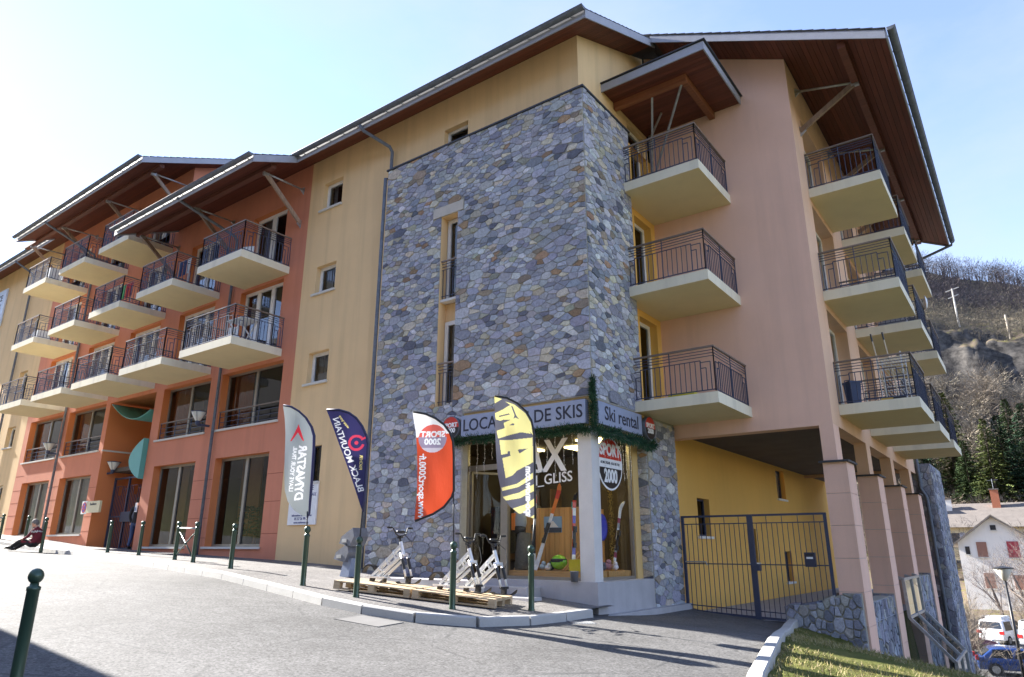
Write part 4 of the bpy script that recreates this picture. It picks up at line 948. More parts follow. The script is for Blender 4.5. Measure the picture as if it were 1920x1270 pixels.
pm = plain('ski_pole_teal', (.02,.3,.25), .4); po = MB().tube([(-1.12,.95,1.18),(-1.14,1.0,2.45)], .008, 6).build('ski_pole', RED); MB().tube([(-1.14,1.0,2.43),(-1.142,1.005,2.58)], .016, 6).build('grip', pm, po); tag(po, 'red ski pole with teal grip against the pine partition', 'ski pole')
hm = MB().sphere((-1.36,.78,1.34), .16, 12, sc=(1.15,1,.95)).build('ski_helmet', plain('helmet_green', (.22,.55,.03), .25, coat=.6), smooth=True); tag(hm, 'lime green ski helmet on the display deck', 'helmet')
MB().lathe([(.165,-.02),(.172,0),(.172,.035),(.165,.05)], (-1.36,.78,1.36), 20).build('goggle_strap', BLACK, hm)
lg = MB().tube([(-2.3,.82,1.17),(-2.33,.84,1.5),(-2.3,.86,1.95)], [.2,.17,.16], 14).build('log', surf('bark', (.13,.125,.115), .95, .4, 12, 50, .02, .8), smooth=True); tag(lg, 'upright grey bark log on the display deck', 'log')
bp = MB(); bp.sphere((-2.4,.8,2.2), .22, 10, 0, sc=(.85,.6,1.15)); bp = bp.build('backpack', plain('backpack_grey', (.3,.33,.36), .8), smooth=True); tag(bp, 'grey backpack resting on the bark log', 'backpack')
MB().box(-2.5,-2.42,.64,.72,2.0,2.36).build('strap', plain('strap_orange', (.7,.2,.03), .7), bp); MB().sphere((-2.4,.78,2.02), .18, 10, sc=(1,.7,.6)).build('base_panel', BLACK, bp, smooth=True)
sl = MB().lathe([(.02,0),(.2,.02),(.235,.05),(.24,.055),(.2,.035),(.02,.02)], (0,0,0), 24, axis='x'); mx = Matrix.Translation((-.72,1.43,2.05))@Matrix.Scale(1.18, 4, (0,0,1)); so = MB().join(sl, mx); so.bar((-.70,1.40,2.3),(-.70,1.36,2.5), .03, .05, (1,0,0))
tag(so.build('sledge_disc', plain('sledge_blue', (.05,.06,.5), .35), smooth=True), 'blue plastic bum sledge hung in the side shop window', 'sledge')
ps = MB().box(-1.96,-1.5,1.128,1.148,1.95,2.29).build('poster', plain('poster_sky', (.28,.42,.6), .5)); tag(ps, 'blue ski jump poster on the pine partition', 'poster')
MB().box(-1.955,-1.505,1.122,1.1275,1.955,2.05).build('snow_print', plain('poster_dark', (.05,.06,.09), .5), ps); MB().prism([(-1.9,2.06),(-1.72,2.2),(-1.58,2.06)], 1.1215, 1.1275, lambda p, q, d: (p, d, q)).build('mountain_print', SWHITE, ps)
ps = MB().box(-1.03,-1.012,1.2,1.5,1.72,2.12).build('poster', plain('leaflet_blue', (.35,.45,.58), .5)); tag(ps, 'pale blue leaflet behind the blue sledge', 'leaflet')
tn = MB(); rg = random.Random(8)
for k in range(900):
    z = rg.uniform(1.02, 2.9); y = 1.53+rg.gauss(0,.045); x = -.5+rg.gauss(0,.02); a = rg.uniform(0,3.14); tn.add([(x,y,z),(x+.01,y+.02*math.cos(a),z+.02*math.sin(a)),(x,y+.012,z-.012)], [(0,1,2)])
tag(tn.build('tinsel_ribbon', plain('gold_tinsel', (.62,.44,.12), .3, .7)), 'gold tinsel ribbon hanging below the oval sign', 'tinsel')
for i, (lab, col, p, r) in enumerate((('pale blue plush toy on the display deck', (.4,.5,.6), (-1.72,.72,1.25), .08), ('white ski boot on the display deck', (.7,.7,.7), (-1.55,.66,1.23), .07), ('navy ski goggles on the display deck', (.03,.04,.1), (-1.62,.85,1.24), .09), ('pink and brown knitted hat in the side shop window', (.4,.2,.25), (-.62,1.55,1.26), .1), ('white ski goggles in the side shop window', (.7,.68,.72), (-.58,1.76,1.24), .085), ('grey plush rabbit in the side shop window', (.4,.42,.45), (-.62,1.05,1.28), .1), ('dark ski glove in the side shop window', (.1,.1,.12), (-.6,1.28,1.24), .08))):
    m_ = MB().sphere(p, r, 8, sc=(1,1.1,.8)); m_.sphere((p[0]+.03,p[1]-.02,p[2]+r*.8), r*.6, 8); tag(m_.build('display_item', plain('display_%d' % i, col, .7), smooth=True), lab, 'display item')
sk = MB()
for a, b in (((-2.47,.7,1.18),(-2.33,.95,1.62)), ((-2.42,.66,1.18),(-2.27,.92,1.6)), ((-1.16,.6,1.18),(-.92,.85,1.55)), ((-1.08,.58,1.18),(-.86,.84,1.5))): sk.tube([a, b], .012, 6)
tag(sk.build('wooden_sticks', PINE), 'thin wooden sledge runners leaning on the display deck', 'sticks')
yb = MB(); yb.box(-.98,-.66,.56,.8,1.17,1.40); tag(yb.build('crate', plain('crate_yellow', (.6,.5,.02), .5)), 'yellow display crate beside the white corner column', 'crate')
bk = MB().lathe([(.068,0),(.085,.19),(.09,.195),(.08,.18),(.064,.01)], (-.5,-.02,1.001), 18); tag(bk.build('bucket', plain('zinc_bucket', (.3,.31,.33), .35, .8), smooth=True), 'small zinc bucket by the foot of the white corner column', 'bucket')
sb = MB().box(-3.76,-3.66,.1,.198,2.42,2.66).build('key_box', plain('grey_box', (.22,.23,.26), .5)); tag(sb, 'grey entry phone box with yellow labels beside the shop door', 'entry phone'); MB().box(-3.74,-3.69,.096,.0995,2.55,2.63).build('label_plate', plain('label_yellow', (.6,.55,.1), .5), sb)
# ------------------------------------------------------------------ iron driveway gate
gt = thing('driveway_gate', 'dark blue iron double gate across the porch driveway', 'gate', (0,0,0)); y = 4.0
def leaf(x0, x1, z0l, z0r, zt):
    mb = MB(); zb = lambda x: z0l+(z0r-z0l)*(x-x0)/(x1-x0)
    mb.bar((x0,y,zb(x0)-.08),(x0,y,zt+.02), .06, .06); mb.bar((x1,y,zb(x1)-.08),(x1,y,zt+.02), .06, .06)
    for z in (zt, zt-.17, 1.29): mb.bar((x0,y,z),(x1,y,z), .03, .045 if z == zt else .022)
    mb.bar((x0,y,zb(x0)),(x1,y,zb(x1)), .03, .05); mb.bar((x0,y,zb(x0)+.13),(x1,y,zb(x1)+.13), .025, .02); n = 14
    for i in range(1, n):
        x = x0+(x1-x0)*i/n; mb.bar((x,y,zb(x)), (x,y,zt if i % 3 == 0 else zt-.17), .013, .013)
    return mb.build('gate_leaf', IRON, gt)
leaf(.08, 1.64, .27, .2, 2.34); leaf(1.70, 3.26, .2, .14, 2.34)
MB().box(1.66,1.82,3.94,4.06,1.16,1.28).build('lock_box', IRON, gt); MB().tube([(.1,3.96,1.33),(.6,3.96,1.33),(.62,3.96,1.26)], .015, 6).build('bolt', STEEL, gt)
lb = MB().box(2.79,3.0,3.86,3.965,1.26,1.55).build('letterbox', plain('letterbox_blue', (.03,.035,.07), .4)); tag(lb, 'dark blue letterbox hung on the driveway gate', 'letterbox'); MB().box(2.83,2.96,3.855,3.8595,1.42,1.46).build('name_plate', SWHITE, lb); MB().box(2.82,2.97,3.85,3.8595,1.495,1.515).build('slot_flap', BLACK, lb)
# ------------------------------------------------------------------ low rubble wall by the driveway, stone faces of the column feet
rng = random.Random(21)
PALD = [(.27,.28,.34)]*5+[(.35,.36,.41)]*4+[(.20,.21,.25)]*3+[(.38,.37,.34)]*2
rw = MB(); prof = [(2.30,.0,.5),(2.6,-.3,.52),(3.0,-.6,.60),(3.34,-.9,.80)]
top = lambda x: float(np.interp(x, [2.28,2.9,3.3,3.6], [.50,.55,.74,.80]))
xs = np.linspace(2.28, 3.78, 8); vs = []
for x in xs: yb_ = 4.42 if x < 3.3 else 4.035; vs += [(x,3.92,-1.6),(x,3.92,top(x)-.03),(x,yb_,top(x)-.03),(x,yb_,-1.6)]
fs = [(i*4+k, (i+1)*4+k, (i+1)*4+(k+1) % 4, i*4+(k+1) % 4) for i in range(7) for k in range(4)]+[(0,3,2,1),(28,29,30,31)]
rwo = rw.add(vs, fs).build('retaining_wall', MORTAR, normals=True); tag(rwo, 'low rubble stone wall stepping down beside the driveway gate', 'wall')
cells = [(c[0], q, c[2]) for c in rubble(2.28, 3.78, -1.4, .9, rng, (), ((.15,.2),(.1,.5),(.06,.6)), .75) for q in [clip(c[1], 0, 1, top(c[2][0])-.02)] if len(q) > 2 and c[2][1] < top(c[2][0])+.01]
lay(rwo, [(cells, ax('y', 3.92), 1), ([c for c in rubble(3.93, 4.42, -.5, .48, rng, (), ((.14,.4),(.08,.5)), 1.0)], lambda a, d, z: (2.28+d, a, z), 1)], rng, 200, .035, .012, PALD)
tp = rubble(2.30, 3.3, 3.92, 4.42, rng, (), ((.17,.5),(.1,.5)), 1.3)
lay(rwo, [(tp, lambda a, d, z: (a, z, top(a)-.03-d), 1)], rng, 60, .05, .02, PALD)
for i, (y0, zt, zb) in enumerate(((7.72,.6,-2.3),(15.17,.9,-4.9))):
    f_ = MB().box(3.33, 3.80, y0-.115, y0-.056, zb, zt).build('stone_facing', MORTAR, bld)
    lay(f_, [(rubble(3.33, 3.80, zb+.3, zt, rng, (), ((.14,.3),(.09,.6)), .7), ax('y', y0-.115), 1)], rng, 80, .03, .014, PALD)
rb_r = rubble(17.06, 20.3, -4.6, 4.55, rng, (), ((.17,.2),(.11,.5),(.07,.5)), .8); rb_f = rubble(3.32, 4.11, -4.6, 4.55, rng, (), ((.17,.2),(.11,.5),(.07,.5)), .8)
lay(RB, [(rb_r, ax('x', 4.12), .4), (rb_f, ax('y', 17.05), 1)], rng, 60, .03, .012, PALD)
mb = MB()                                                          # rubble infill between columns, right flank
for y0, y1, zt in ((4.84,7.6,.55),(12.2,15.1,.85)): mb.box(3.4, 3.74, y0, y1, -5.2, zt)
ifl = mb.build('rubble_infill', MORTAR, bld)
lay(ifl, [(rubble(4.85,7.6,-2.6,.55,rng,(),((.16,.3),(.1,.5)),.8), ax('x',3.74), 1), (rubble(12.2,15.1,-4,.85,rng,(),((.16,.3),(.1,.5)),.8), ax('x',3.74), .5)], rng, 120, .03, .014, PALD)
# glazed bay between the second and third column
bay = thing('glazed_bay', 'aluminium framed glass bay with sloping pane beside the porch columns', 'glass bay'); pf = [(3.76,.95),(3.9,.9),(3.92,.0),(4.75,-.95),(4.78,-3.8)]
for y in (8.6, 9.95, 11.3):
    mb = MB()
    for (a, b), (c, d) in zip(pf, pf[1:]): mb.bar((a,y,b),(c,y,d), .07, .07, (0,1,0))
    mb.build('frame_rib', STEEL, bay)
for (a, b) in pf[1:]: MB().bar((a,8.6,b),(a,11.3,b), .06, .06).build('frame_bar', STEEL, bay)
for (a, b), (c, d) in zip(pf[1:], pf[2:]):
    for y0, y1 in ((8.64,9.91),(9.99,11.26)): MB().quad((a,y0,b),(a,y1,b),(c,y1,d),(c,y0,d)).build('pane', GLASS, bay)
    MB().add([(3.78,8.6,b),(a,8.6,b),(c,8.6,d),(3.78,8.6,d)], [(0,1,2,3)]).build('pane', GLASS, bay)
# ------------------------------------------------------------------ bollards
def bollard_mesh(h=.95, r=.05):
    return MB().lathe([(r*1.15,-.6),(r*1.15,.02),(r,.05),(r,h-.16),(r*1.1,h-.155),(r*1.1,h-.13),(r*.72,h-.12),(r*.7,h-.1)], n=18), MB().sphere((0,0,h-.045), r*1.25, 10)
b_sh, b_ball = bollard_mesh(); me_s = b_sh.mesh('shaft', GREEN, True); me_b = b_ball.mesh('ball_cap', GREEN, True)
def bollard(x, y, label, h=1.0, grp=None, z=None):
    t = thing('bollard', label, 'bollard', (x, y, road_z(x, y)+.12 if z is None else z), 0, grp); t.scale = (1, 1, h/.95)
    link('shaft', me_s, t); link('ball_cap', me_b, t); return t
B1, B2, B3, B4 = (-4.24,-3.47), (-2.63,-3.6), (-.98,-3.02), (-.26,-1.82)
bollard(*B1, 'dark green bollard carrying the grey feather flag', 1.05); bollard(*B2, 'dark green bollard carrying the dark blue feather flag', .98)
bollard(*B3, 'dark green bollard carrying the red and white feather flag', 1.04); bollard(*B4, 'dark green bollard carrying the yellow feather flag', 1.05)
bollard(-7.55,-2.88, 'dark green bollard between the crossed barrier and the grey feather flag', .95)
bollard(-14.04,-1.72, 'dark green bollard by the kerb right of the terracotta entrance', .95); bollard(-16.23,-1.6, 'dark green bollard in front of the terracotta entrance', .95)
bollard(-19.9,-2.06, 'dark green bollard behind the seated person', 1.0); bollard(-23.4,-1.36, 'dark green bollard past the feet of the seated person', 1.0)
nb = CAM + Vector((-.30-6.82, -9.35+12, 1.34-1.6)); bollard(nb.x, nb.y, 'tall dark green bollard in the foreground shadow', 1.0, z=nb.z-.93)
def barrier(a, b, label):
    za, zb = road_z(*a)+.12, road_z(*b)+.12; t = thing('crossed_barrier', label, 'barrier', (a[0], a[1], za))
    o = Vector((a[0],a[1],za)); d = Vector((b[0],b[1],zb))-o
    for p in (Vector(), d):
        c = link('post', me_s, t); c.location = p; c2 = link('ball_cap', me_b, c)
    mb = MB(); Z = Vector((0,0,1)); mb.tube([Z*.1, d+Z*.76], .016, 6); mb.tube([d+Z*.1, Z*.76], .016, 6); mb.sphere(d*.5+Z*.43, .035, 8); mb.build('cross_brace', GREEN, t, smooth=True)
    MB().tube([Z*.8, d+Z*.8], .02, 8).build('top_rail', BGREEN, t, smooth=True)
barrier((-11.15,-2.21), (-9.78,-2.49), 'green barrier with crossed braces on the kerb before the big windows')
barrier((-27.6,-1.36), (-25.9,-1.36), 'green barrier with crossed braces far up the pavement')
# ------------------------------------------------------------------ feather flags
u_ = Vector((-.82,-.57,0)).normalized(); n_f = Vector((.57,-.82,0)).normalized()
def cloth_mat():
    m, t, b = nodes('flag_cloth'); at = N(t, 'ShaderNodeAttribute', attribute_name='Col').outputs['Color']; t.links.new(at, b.inputs['Base Color']); b.inputs['Roughness'].default_value = .65
    tl = N(t, 'ShaderNodeBsdfTranslucent'); t.links.new(at, tl.inputs[0]); mx_ = N(t, 'ShaderNodeMixShader'); mx_.inputs[0].default_value = .2; o = [n for n in t.nodes if n.type == 'OUTPUT_MATERIAL'][0]
    t.links.new(b.outputs[0], mx_.inputs[1]); t.links.new(tl.outputs[0], mx_.inputs[2]); t.links.new(mx_.outputs[0], o.inputs[0])
    bump(t, b, nz(t, N(t, 'ShaderNodeTexCoord').outputs['Object'], 7, 4, .6, (1, 1, .35)), .03, .5); return m
CLOTH = cloth_mat()
def inside(P_, u, v):
    r = False
    for (a, b), (c, d) in zip(P_, P_[1:]+P_[:1]):
        if (b > v) != (d > v) and u < (c-a)*(v-b)/(d-b)+a: r = not r
    return r
def flag(label, base, z0, out_mast, out_free, colour, texts, pole_col, sleeve_col, seed):
    o0 = Vector((base[0], base[1], z0)); rg = random.Random(seed); ph = rg.uniform(0, 6)
    vb, vt = min(p[1] for p in out_mast+out_free), max(p[1] for p in out_mast+out_free)
    def edge(P_, v):
        P2 = sorted(P_, key=lambda p: p[1]); return float(np.interp(v, [p[1] for p in P2], [p[0] for p in P2]))
    def wave(u, v): return .035*math.sin(4.2*u+2.6*v+ph)*min(1, abs(u)*2.2)+.012*math.sin(11*u-5*v+ph)*min(1, abs(u)*3)
    P3 = lambda u, v, d=0: tuple(o0+u_*u+Vector((0,0,v))+n_f*(wave(u, v)+d))
    ink = {}                                                      # the printed lettering, laid out flat at 5 mm
    for body, size, bold, col, fn, kw in texts:
        tx = text_mb(body, size, bold, extrude=0, **kw); V2 = [fn(x, y) for x, y, z in tx.v]
        for fc in tx.f:
            T_ = [V2[i] for i in fc]; u0_, u1_ = min(p[0] for p in T_), max(p[0] for p in T_); v0_, v1_ = min(p[1] for p in T_), max(p[1] for p in T_)
            for iu in range(int(u0_/.005)-1, int(u1_/.005)+2):
                for iv in range(int(v0_/.005)-1, int(v1_/.005)+2):
                    if inside(T_, (iu+.5)*.005, (iv+.5)*.005): ink[(iu, iv)] = col
    base_colour = colour
    colour = lambda u, v, s: ink.get((math.floor(u/.005), math.floor(v/.005))) or base_colour(u, v, s)
    t = thing('feather_flag', label, 'flag', (0,0,0)); mb = MB(); nr, nc = 280, 96
    for i in range(nr+1):
        v = vb+(vt-vb)*i/nr; a, b = edge(out_mast, v), edge(out_free, v)
        for j in range(nc+1): u = a+(b-a)*j/nc; mb.v.append(P3(u, v))
    for i in range(nr):
        for j in range(nc):
            k = i*(nc+1)+j; v = vb+(vt-vb)*(i+.5)/nr; a, b = edge(out_mast, v), edge(out_free, v); mb.f.append((k, k+1, k+nc+2, k+nc+1)); mb.m.append(0); mb.c.append(colour(a+(b-a)*(j+.5)/nc, v, (j+.5)/nc))
    mb.build('cloth', CLOTH, t, smooth=True)
    mst = sorted(out_mast, key=lambda p: p[1]) if True else out_mast
    top_ = sorted([p for p in out_mast], key=lambda p: p[1])
    MB().tube([P3(p[0]-.008, p[1]) for p in top_], .02, 6).build('sleeve', sleeve_col, t, smooth=True)
    lo = min(top_, key=lambda p: (p[0] > .06, p[1])); MB().tube([tuple(o0+Vector((0,0,.9))), tuple(o0+u_*lo[0]*.5+Vector((0,0,lo[1]*.5+.45))), P3(lo[0], lo[1]+.1)], .012, 6).build('pole', pole_col, t, smooth=True)
    return t
FGREY, FNAVY, FORAN, FYEL, FDRK = (.33,.36,.36), (.035,.03,.11), (.66,.08,.025), (.95,.86,.34), (.13,.13,.16)
FW = (.88,.88,.88); FR = plain('flag_red', (.75,.03,.05), .6); FY = (.9,.75,.25); FK = plain('flag_dark', (.06,.06,.08), .6); NAVY = plain('flag_sleeve_navy', (.035,.035,.09), .6)
def arrow(u, v):                                                  # red dart on the grey flag, pointing up
    du, dv = u-.36, v-2.66
    if not -.0 <= dv <= .33: return False
    w = .145*(1-dv/.33); return abs(du) <= w and not (dv < .17 and abs(du) < .062*(1-dv/.17)*1.9)
m1 = [(.713,3.376),(.557,3.347),(.395,3.258),(.229,3.116),(.093,2.931),(.028,2.759),(.012,2.503),(.006,2.187),(0,1.875),(.0,1.568),(0,1.284),(.035,1.224)]
f1 = [(.036,1.224),(.12,1.24),(.297,1.344),(.429,1.506),(.498,1.71),(.539,2.082),(.582,2.503),(.618,2.824),(.668,3.15),(.714,3.376)]
flag('grey feather flag with red dart and white mirrored lettering', B1, .95, m1, f1, lambda u, v, s: (.7,.03,.05) if arrow(u, v) else (FNAVY if s < .05 else FGREY),
     [('DYNASTAR', .215, .009, FW, lambda x, y: (.235-y, 2.04+x), {'xs': .95, 'shear': .2}), ('LEAVE YOUR TRAIL', .105, .003, FW, lambda x, y: (.385-y, 2.12+x), {'xs': .95})], BLACK, NAVY, 1)
m2 = [(.781,3.217),(.545,3.21),(.36,3.155),(.213,3.054),(.093,2.904),(.013,2.745),(-.029,2.587),(-.03,2.294),(-.03,1.911),(-.03,1.609),(-.018,1.395)]
f2 = [(-.017,1.395),(.086,1.646),(.405,2.411),(.595,2.825),(.782,3.217)]
def swirl(u, v):
    du, dv = u-.17, v-2.60; r = math.hypot(du, dv); a = math.atan2(dv, -du)
    if r < .035: return True
    return (.10 < r < .145 and not (-.2 < a < .75)) or (abs(dv-.02+du*.5) < .02 and -.16 < du < -.08)
sl = math.atan2(2.825-1.646, .595-.086); cs, sn = math.cos(sl), math.sin(sl)
flag('dark blue feather flag with red swirl and white mirrored lettering', B2, .82, m2, f2, lambda u, v, s: (.65,.05,.1) if swirl(u, v) else FNAVY,
     [('BLACK MOUNTAIN', .165, .003, FW, lambda x, y: (.315+x*cs-y*sn, 2.40+x*sn+y*cs*.6), {'xs': 1.0}), ('FISCHER', .07, .002, FY, lambda x, y: (.07-y, 2.25+x), {}), ('winter sports', .06, .002, FY, lambda x, y: (.42+x*.6-y*.8, 2.98+x*.7+y*.6), {})], BLACK, NAVY, 2)
m3 = [(.784,3.226),(.568,3.192),(.393,3.115),(.236,2.999),(.127,2.856),(.071,2.704),(.05,2.461),(.033,1.873),(.067,1.765),(.191,1.604),(.371,1.488),(.664,1.372)]
f3 = [(.665,1.372),(.659,1.55),(.647,1.837),(.663,2.202),(.685,2.574),(.717,2.876),(.753,3.048),(.785,3.226)]
def c3(u, v, s):
    d = math.hypot(u-.42, v-2.76)
    if d < .245: return (.72,.13,.1) if v > 2.78 else ((.33,.27,.36) if v > 2.6 else (.62,.55,.6))
    return (.85,.84,.84) if v > 2.80-.12*(u-.5) and u > .0 and (v > 2.77) else FORAN
flag('orange red and white feather flag with round emblem and web address', B3, .67, m3, f3, c3,
     [('SPORT', .145, .006, FW, lambda x, y: (.42+x, 2.83+y), {}), ('2000', .145, .006, FW, lambda x, y: (.42+x, 2.70+y), {}), ('www.sport2000.fr', .165, .004, FW, lambda x, y: (.57-y+.03*x, 1.93+x), {'xs': .92})], BLACK, BLACK, 3)
m4 = [(.664,3.695),(.452,3.664),(.251,3.571),(.091,3.418),(-.008,3.247),(-.051,3.057),(-.065,2.878),(-.067,1.764),(-.071,1.508)]
f4 = [(-.07,1.508),(-.018,1.523),(.211,1.596),(.365,1.708),(.481,1.858),(.536,2.028),(.591,2.295),(.612,2.527),(.635,2.879),(.65,3.319),(.665,3.695)]
PY4 = [[(0.462, 3.592), (0.291, 3.541), (0.091, 3.378), (-0.008, 3.197), (-0.042, 2.977), (0.112, 3.137), (0.261, 3.338), (0.321, 3.5)], [(0.664, 3.685), (0.522, 3.633), (0.652, 3.552)], [(0.646, 3.379), (0.491, 3.45), (0.421, 3.5), (0.361, 3.531), (0.291, 3.338), (0.32, 3.253), (0.49, 3.262), (0.549, 3.238), (0.637, 3.268)], [(0.489, 3.202), (0.271, 3.298), (0.141, 3.237), (-0.007, 2.997), (0.171, 3.027), (0.428, 2.968), (0.586, 2.919), (0.617, 3.058), (0.469, 3.108)], [(0.566, 2.889), (0.29, 2.895), (-0.036, 2.928), (-0.047, 2.488), (0.25, 2.333), (0.318, 2.256), (0.444, 2.203), (0.509, 2.562), (0.364, 2.604), (0.372, 2.692), (0.411, 2.683), (0.417, 2.643), (0.529, 2.624)], [(0.521, 2.037), (0.25, 2.104), (-0.042, 2.304), (-0.041, 2.199), (0.23, 2.047), (0.501, 1.98)], [(0.5, 1.876), (0.211, 1.952), (-0.056, 2.104), (-0.055, 1.981), (0.192, 1.858), (0.432, 1.816)], [(0.317, 1.68), (0.115, 1.746), (-0.054, 1.849), (-0.057, 1.727), (0.077, 1.634), (0.202, 1.587)], [(0.02, 1.532), (-0.066, 1.578), (-0.071, 1.508)]]
PH4 = [[(0.58, 3.329), (0.39, 3.375), (0.38, 3.354), (0.57, 3.308)], [(0.39, 3.153), (0.32, 3.193), (0.294, 3.181), (0.3, 3.157)], [(0.231, 2.712), (0.05, 2.731), (0.201, 2.643)]]
def c4(u, v, s):
    if any(inside(p, u, v) for p in PH4): return FDRK
    return FYEL if any(inside(p, u, v) for p in PY4) else FDRK
flag('yellow and dark grey striped feather flag with big mirrored letters', B4, .6, m4, f4, c4,
     [('apo-snow.com', .155, .008, FW, lambda x, y: (.04-y, 1.98+x), {'xs': .95})], BLACK, BLACK, 4)
# ------------------------------------------------------------------ pallets and snow scooters
PALW_ = wood('pallet_wood', (.50,.38,.24), .8, 'x', 1.0, .3)
def pallet(label, c, ang, Ln=1.52, Wd=.95, z=None):
    z0 = road_z(c[0], c[1])+.13 if z is None else z; t = thing('pallet', label, 'pallet', (c[0], c[1], z0), ang)
    for i in range(7): yy = -Wd/2+(Wd-.12)*i/6; MB().box(-Ln/2, Ln/2, yy, yy+.115, .122, .144).build('deck_board', PALW_, t)
    for x in (-Ln/2, -.06, Ln/2-.12): MB().box(x, x+.12, -Wd/2, Wd/2, .10, .1215).build('stringer_board', PALW_, t)
    for x in (-Ln/2, -.06, Ln/2-.12):
        for yy in (-Wd/2, -.06, Wd/2-.12): MB().box(x, x+.12, yy, yy+.12, .022, .0995).build('block', PALW_, t)
    for yy in (-Wd/2, -.06, Wd/2-.12): MB().box(-Ln/2, Ln/2, yy, yy+.12, 0, .0215).build('bottom_board', PALW_, t)
    return t
pa = math.atan2(1.0, 3.05); pd = Vector((math.cos(pa), math.sin(pa))); pc = Vector((-2.22,-2.42))
def tilt_z(c): return road_z(c[0], c[1])+.13
sl_ = (tilt_z(pc+pd*.78)-tilt_z(pc-pd*.78))/1.56; pal = []
for k, lab in ((-1, 'weathered wooden pallet below the single snow scooter'), (1, 'weathered wooden pallet below the two snow scooters by the steps')):
    c = pc+pd*.78*k; t = pallet(lab, c, pa); t.rotation_euler = (0, -math.atan(sl_), pa); t.location.z += .005; pal.append(t)
SCW = plain('scooter_white', (.75,.76,.76), .3, .3, coat=.3)
def scooter(label, c, ang, z):
    t = thing('snow_scooter', label, 'snow scooter', (c[0], c[1], z), ang)
    f = MB()
    for s_ in (-.035, .035):
        f.bar((-.42,s_,.13), (.26,s_*.6,.70), .024, .05); f.bar((-.30,s_,.10), (.33,s_*.6,.56), .024, .045)
        f.bar((-.14,s_,.10), (.30,s_*.7,.42), .02, .024)
    for tt in (.25, .5, .75): f.bar((-.42+.68*tt,-.05,.13+.57*tt), (-.30+.63*tt,-.05,.10+.46*tt), .02, .03); f.bar((-.42+.68*tt,.05,.13+.57*tt), (-.30+.63*tt,.05,.10+.46*tt), .02, .03)
    f.bar((-.55,0,.11), (-.05,0,.11), .17, .03); f.tube([(.235,0,.76),(.33,0,.50)], .034, 10)
    f.build('frame', SCW, t)
    k = MB(); 
    for s_ in (-.085, .085): k.tube([(.335,s_,.52),(.42,s_,.29),(.47,s_,.12)], [.024,.02,.018], 8)
    k.bar((.325,-.1,.53),(.325,.1,.53), .06, .05); k.build('fork', SCW, t, smooth=True)
    for s_ in (-.085, .085): MB().tube([(.36,s_,.46),(.43,s_,.26)], .03, 8).build('shock', BLACK, t)
    s2 = MB(); s2.tube([(.235,0,.74),(.205,0,.83)], .022, 8); s2.bar((.17,0,.84),(.26,0,.86), .06, .05); s2.build('stem', BLACK, t)
    h = MB(); h.tube([(.20,-.36,1.02),(.21,-.22,1.02),(.235,-.15,.90),(.225,0,.85),(.235,.15,.90),(.21,.22,1.02),(.20,.36,1.02)], .013, 8); h.tube([(.225,-.17,.94),(.225,.17,.94)], .011, 6); h.tube([(.22,-.1,.945),(.22,.1,.945)], .024, 8); h.build('handlebar', BLACK, t, smooth=True)
    for s_ in (-1, 1): MB().tube([(.20,s_*.36,1.02),(.207,s_*.25,1.02)], .02, 8).build('grip', RUBBER, t)
    w = MB()
    for i in range(10):
        a0_, a1_ = math.pi*(.15+.8*i/10), math.pi*(.15+.8*(i+1)/10); w.bar((-.5+.17*math.cos(a0_),0,.16+.17*math.sin(a0_)), (-.5+.17*math.cos(a1_),0,.16+.17*math.sin(a1_)), .11, .03, (math.cos(a0_),0,math.sin(a0_)))
    w.build('rear_fender', BLACK, t)
    for x0, Ln in ((.2,.56),(-.74,.62)):
        sm = MB(); n = 16
        for i in range(n+1):
            q = i/n; lift = .09*max(0,(q-.72)/.28)**2+.03*max(0,(.12-q)/.12)**2; hw = .055*(1 if q < .85 else math.sqrt(max(.05, 1-((q-.85)/.15)**2)))
            for yy, zz in ((-hw,.012),(hw,.012),(hw,0),(-hw,0)): sm.v.append((x0+Ln*q, yy, zz+lift))
        for i in range(n):
            for kk in range(4): a = i*4+kk; b = i*4+(kk+1) % 4; sm.f.append((a,b,b+4,a+4)); sm.m.append(0); sm.c.append(None)
        sm.build('short_ski', BLACK if x0 > 0 else SCW, t, normals=True)
    mt = MB(); mt.bar((.47,-.1,.12),(.47,.1,.12), .05, .04); mt.bar((.46,0,.02),(.47,0,.12), .09, .06, (0,1,0)); mt.bar((-.45,0,.02),(-.42,0,.12), .09, .06, (0,1,0)); mt.bar((-.12,0,.02),(-.1,0,.14), .05, .05, (0,1,0)); mt.build('ski_mount', BLACK, t)
    cb = MB().tube([(.22,.1,.9),(.36,.16,.78),(.44,.12,.55),(.36,.09,.36)], .006, 5).build('brake_cable', BLACK, t); return t
ptop = lambda c: road_z(c[0], c[1])+.13+.15
for lab, c, a in (('white snow scooter standing alone on its pallet by the stone wall', (-2.88,-2.6), .08), ('white snow scooter behind the bollard of the red flag', (-1.55,-2.22), .02), ('white snow scooter nearest the shop steps', (-1.18,-1.95), -.03)):
    s_ = scooter(lab, c, a, ptop(c)+.003); s_.scale = (.96,.96,.96)
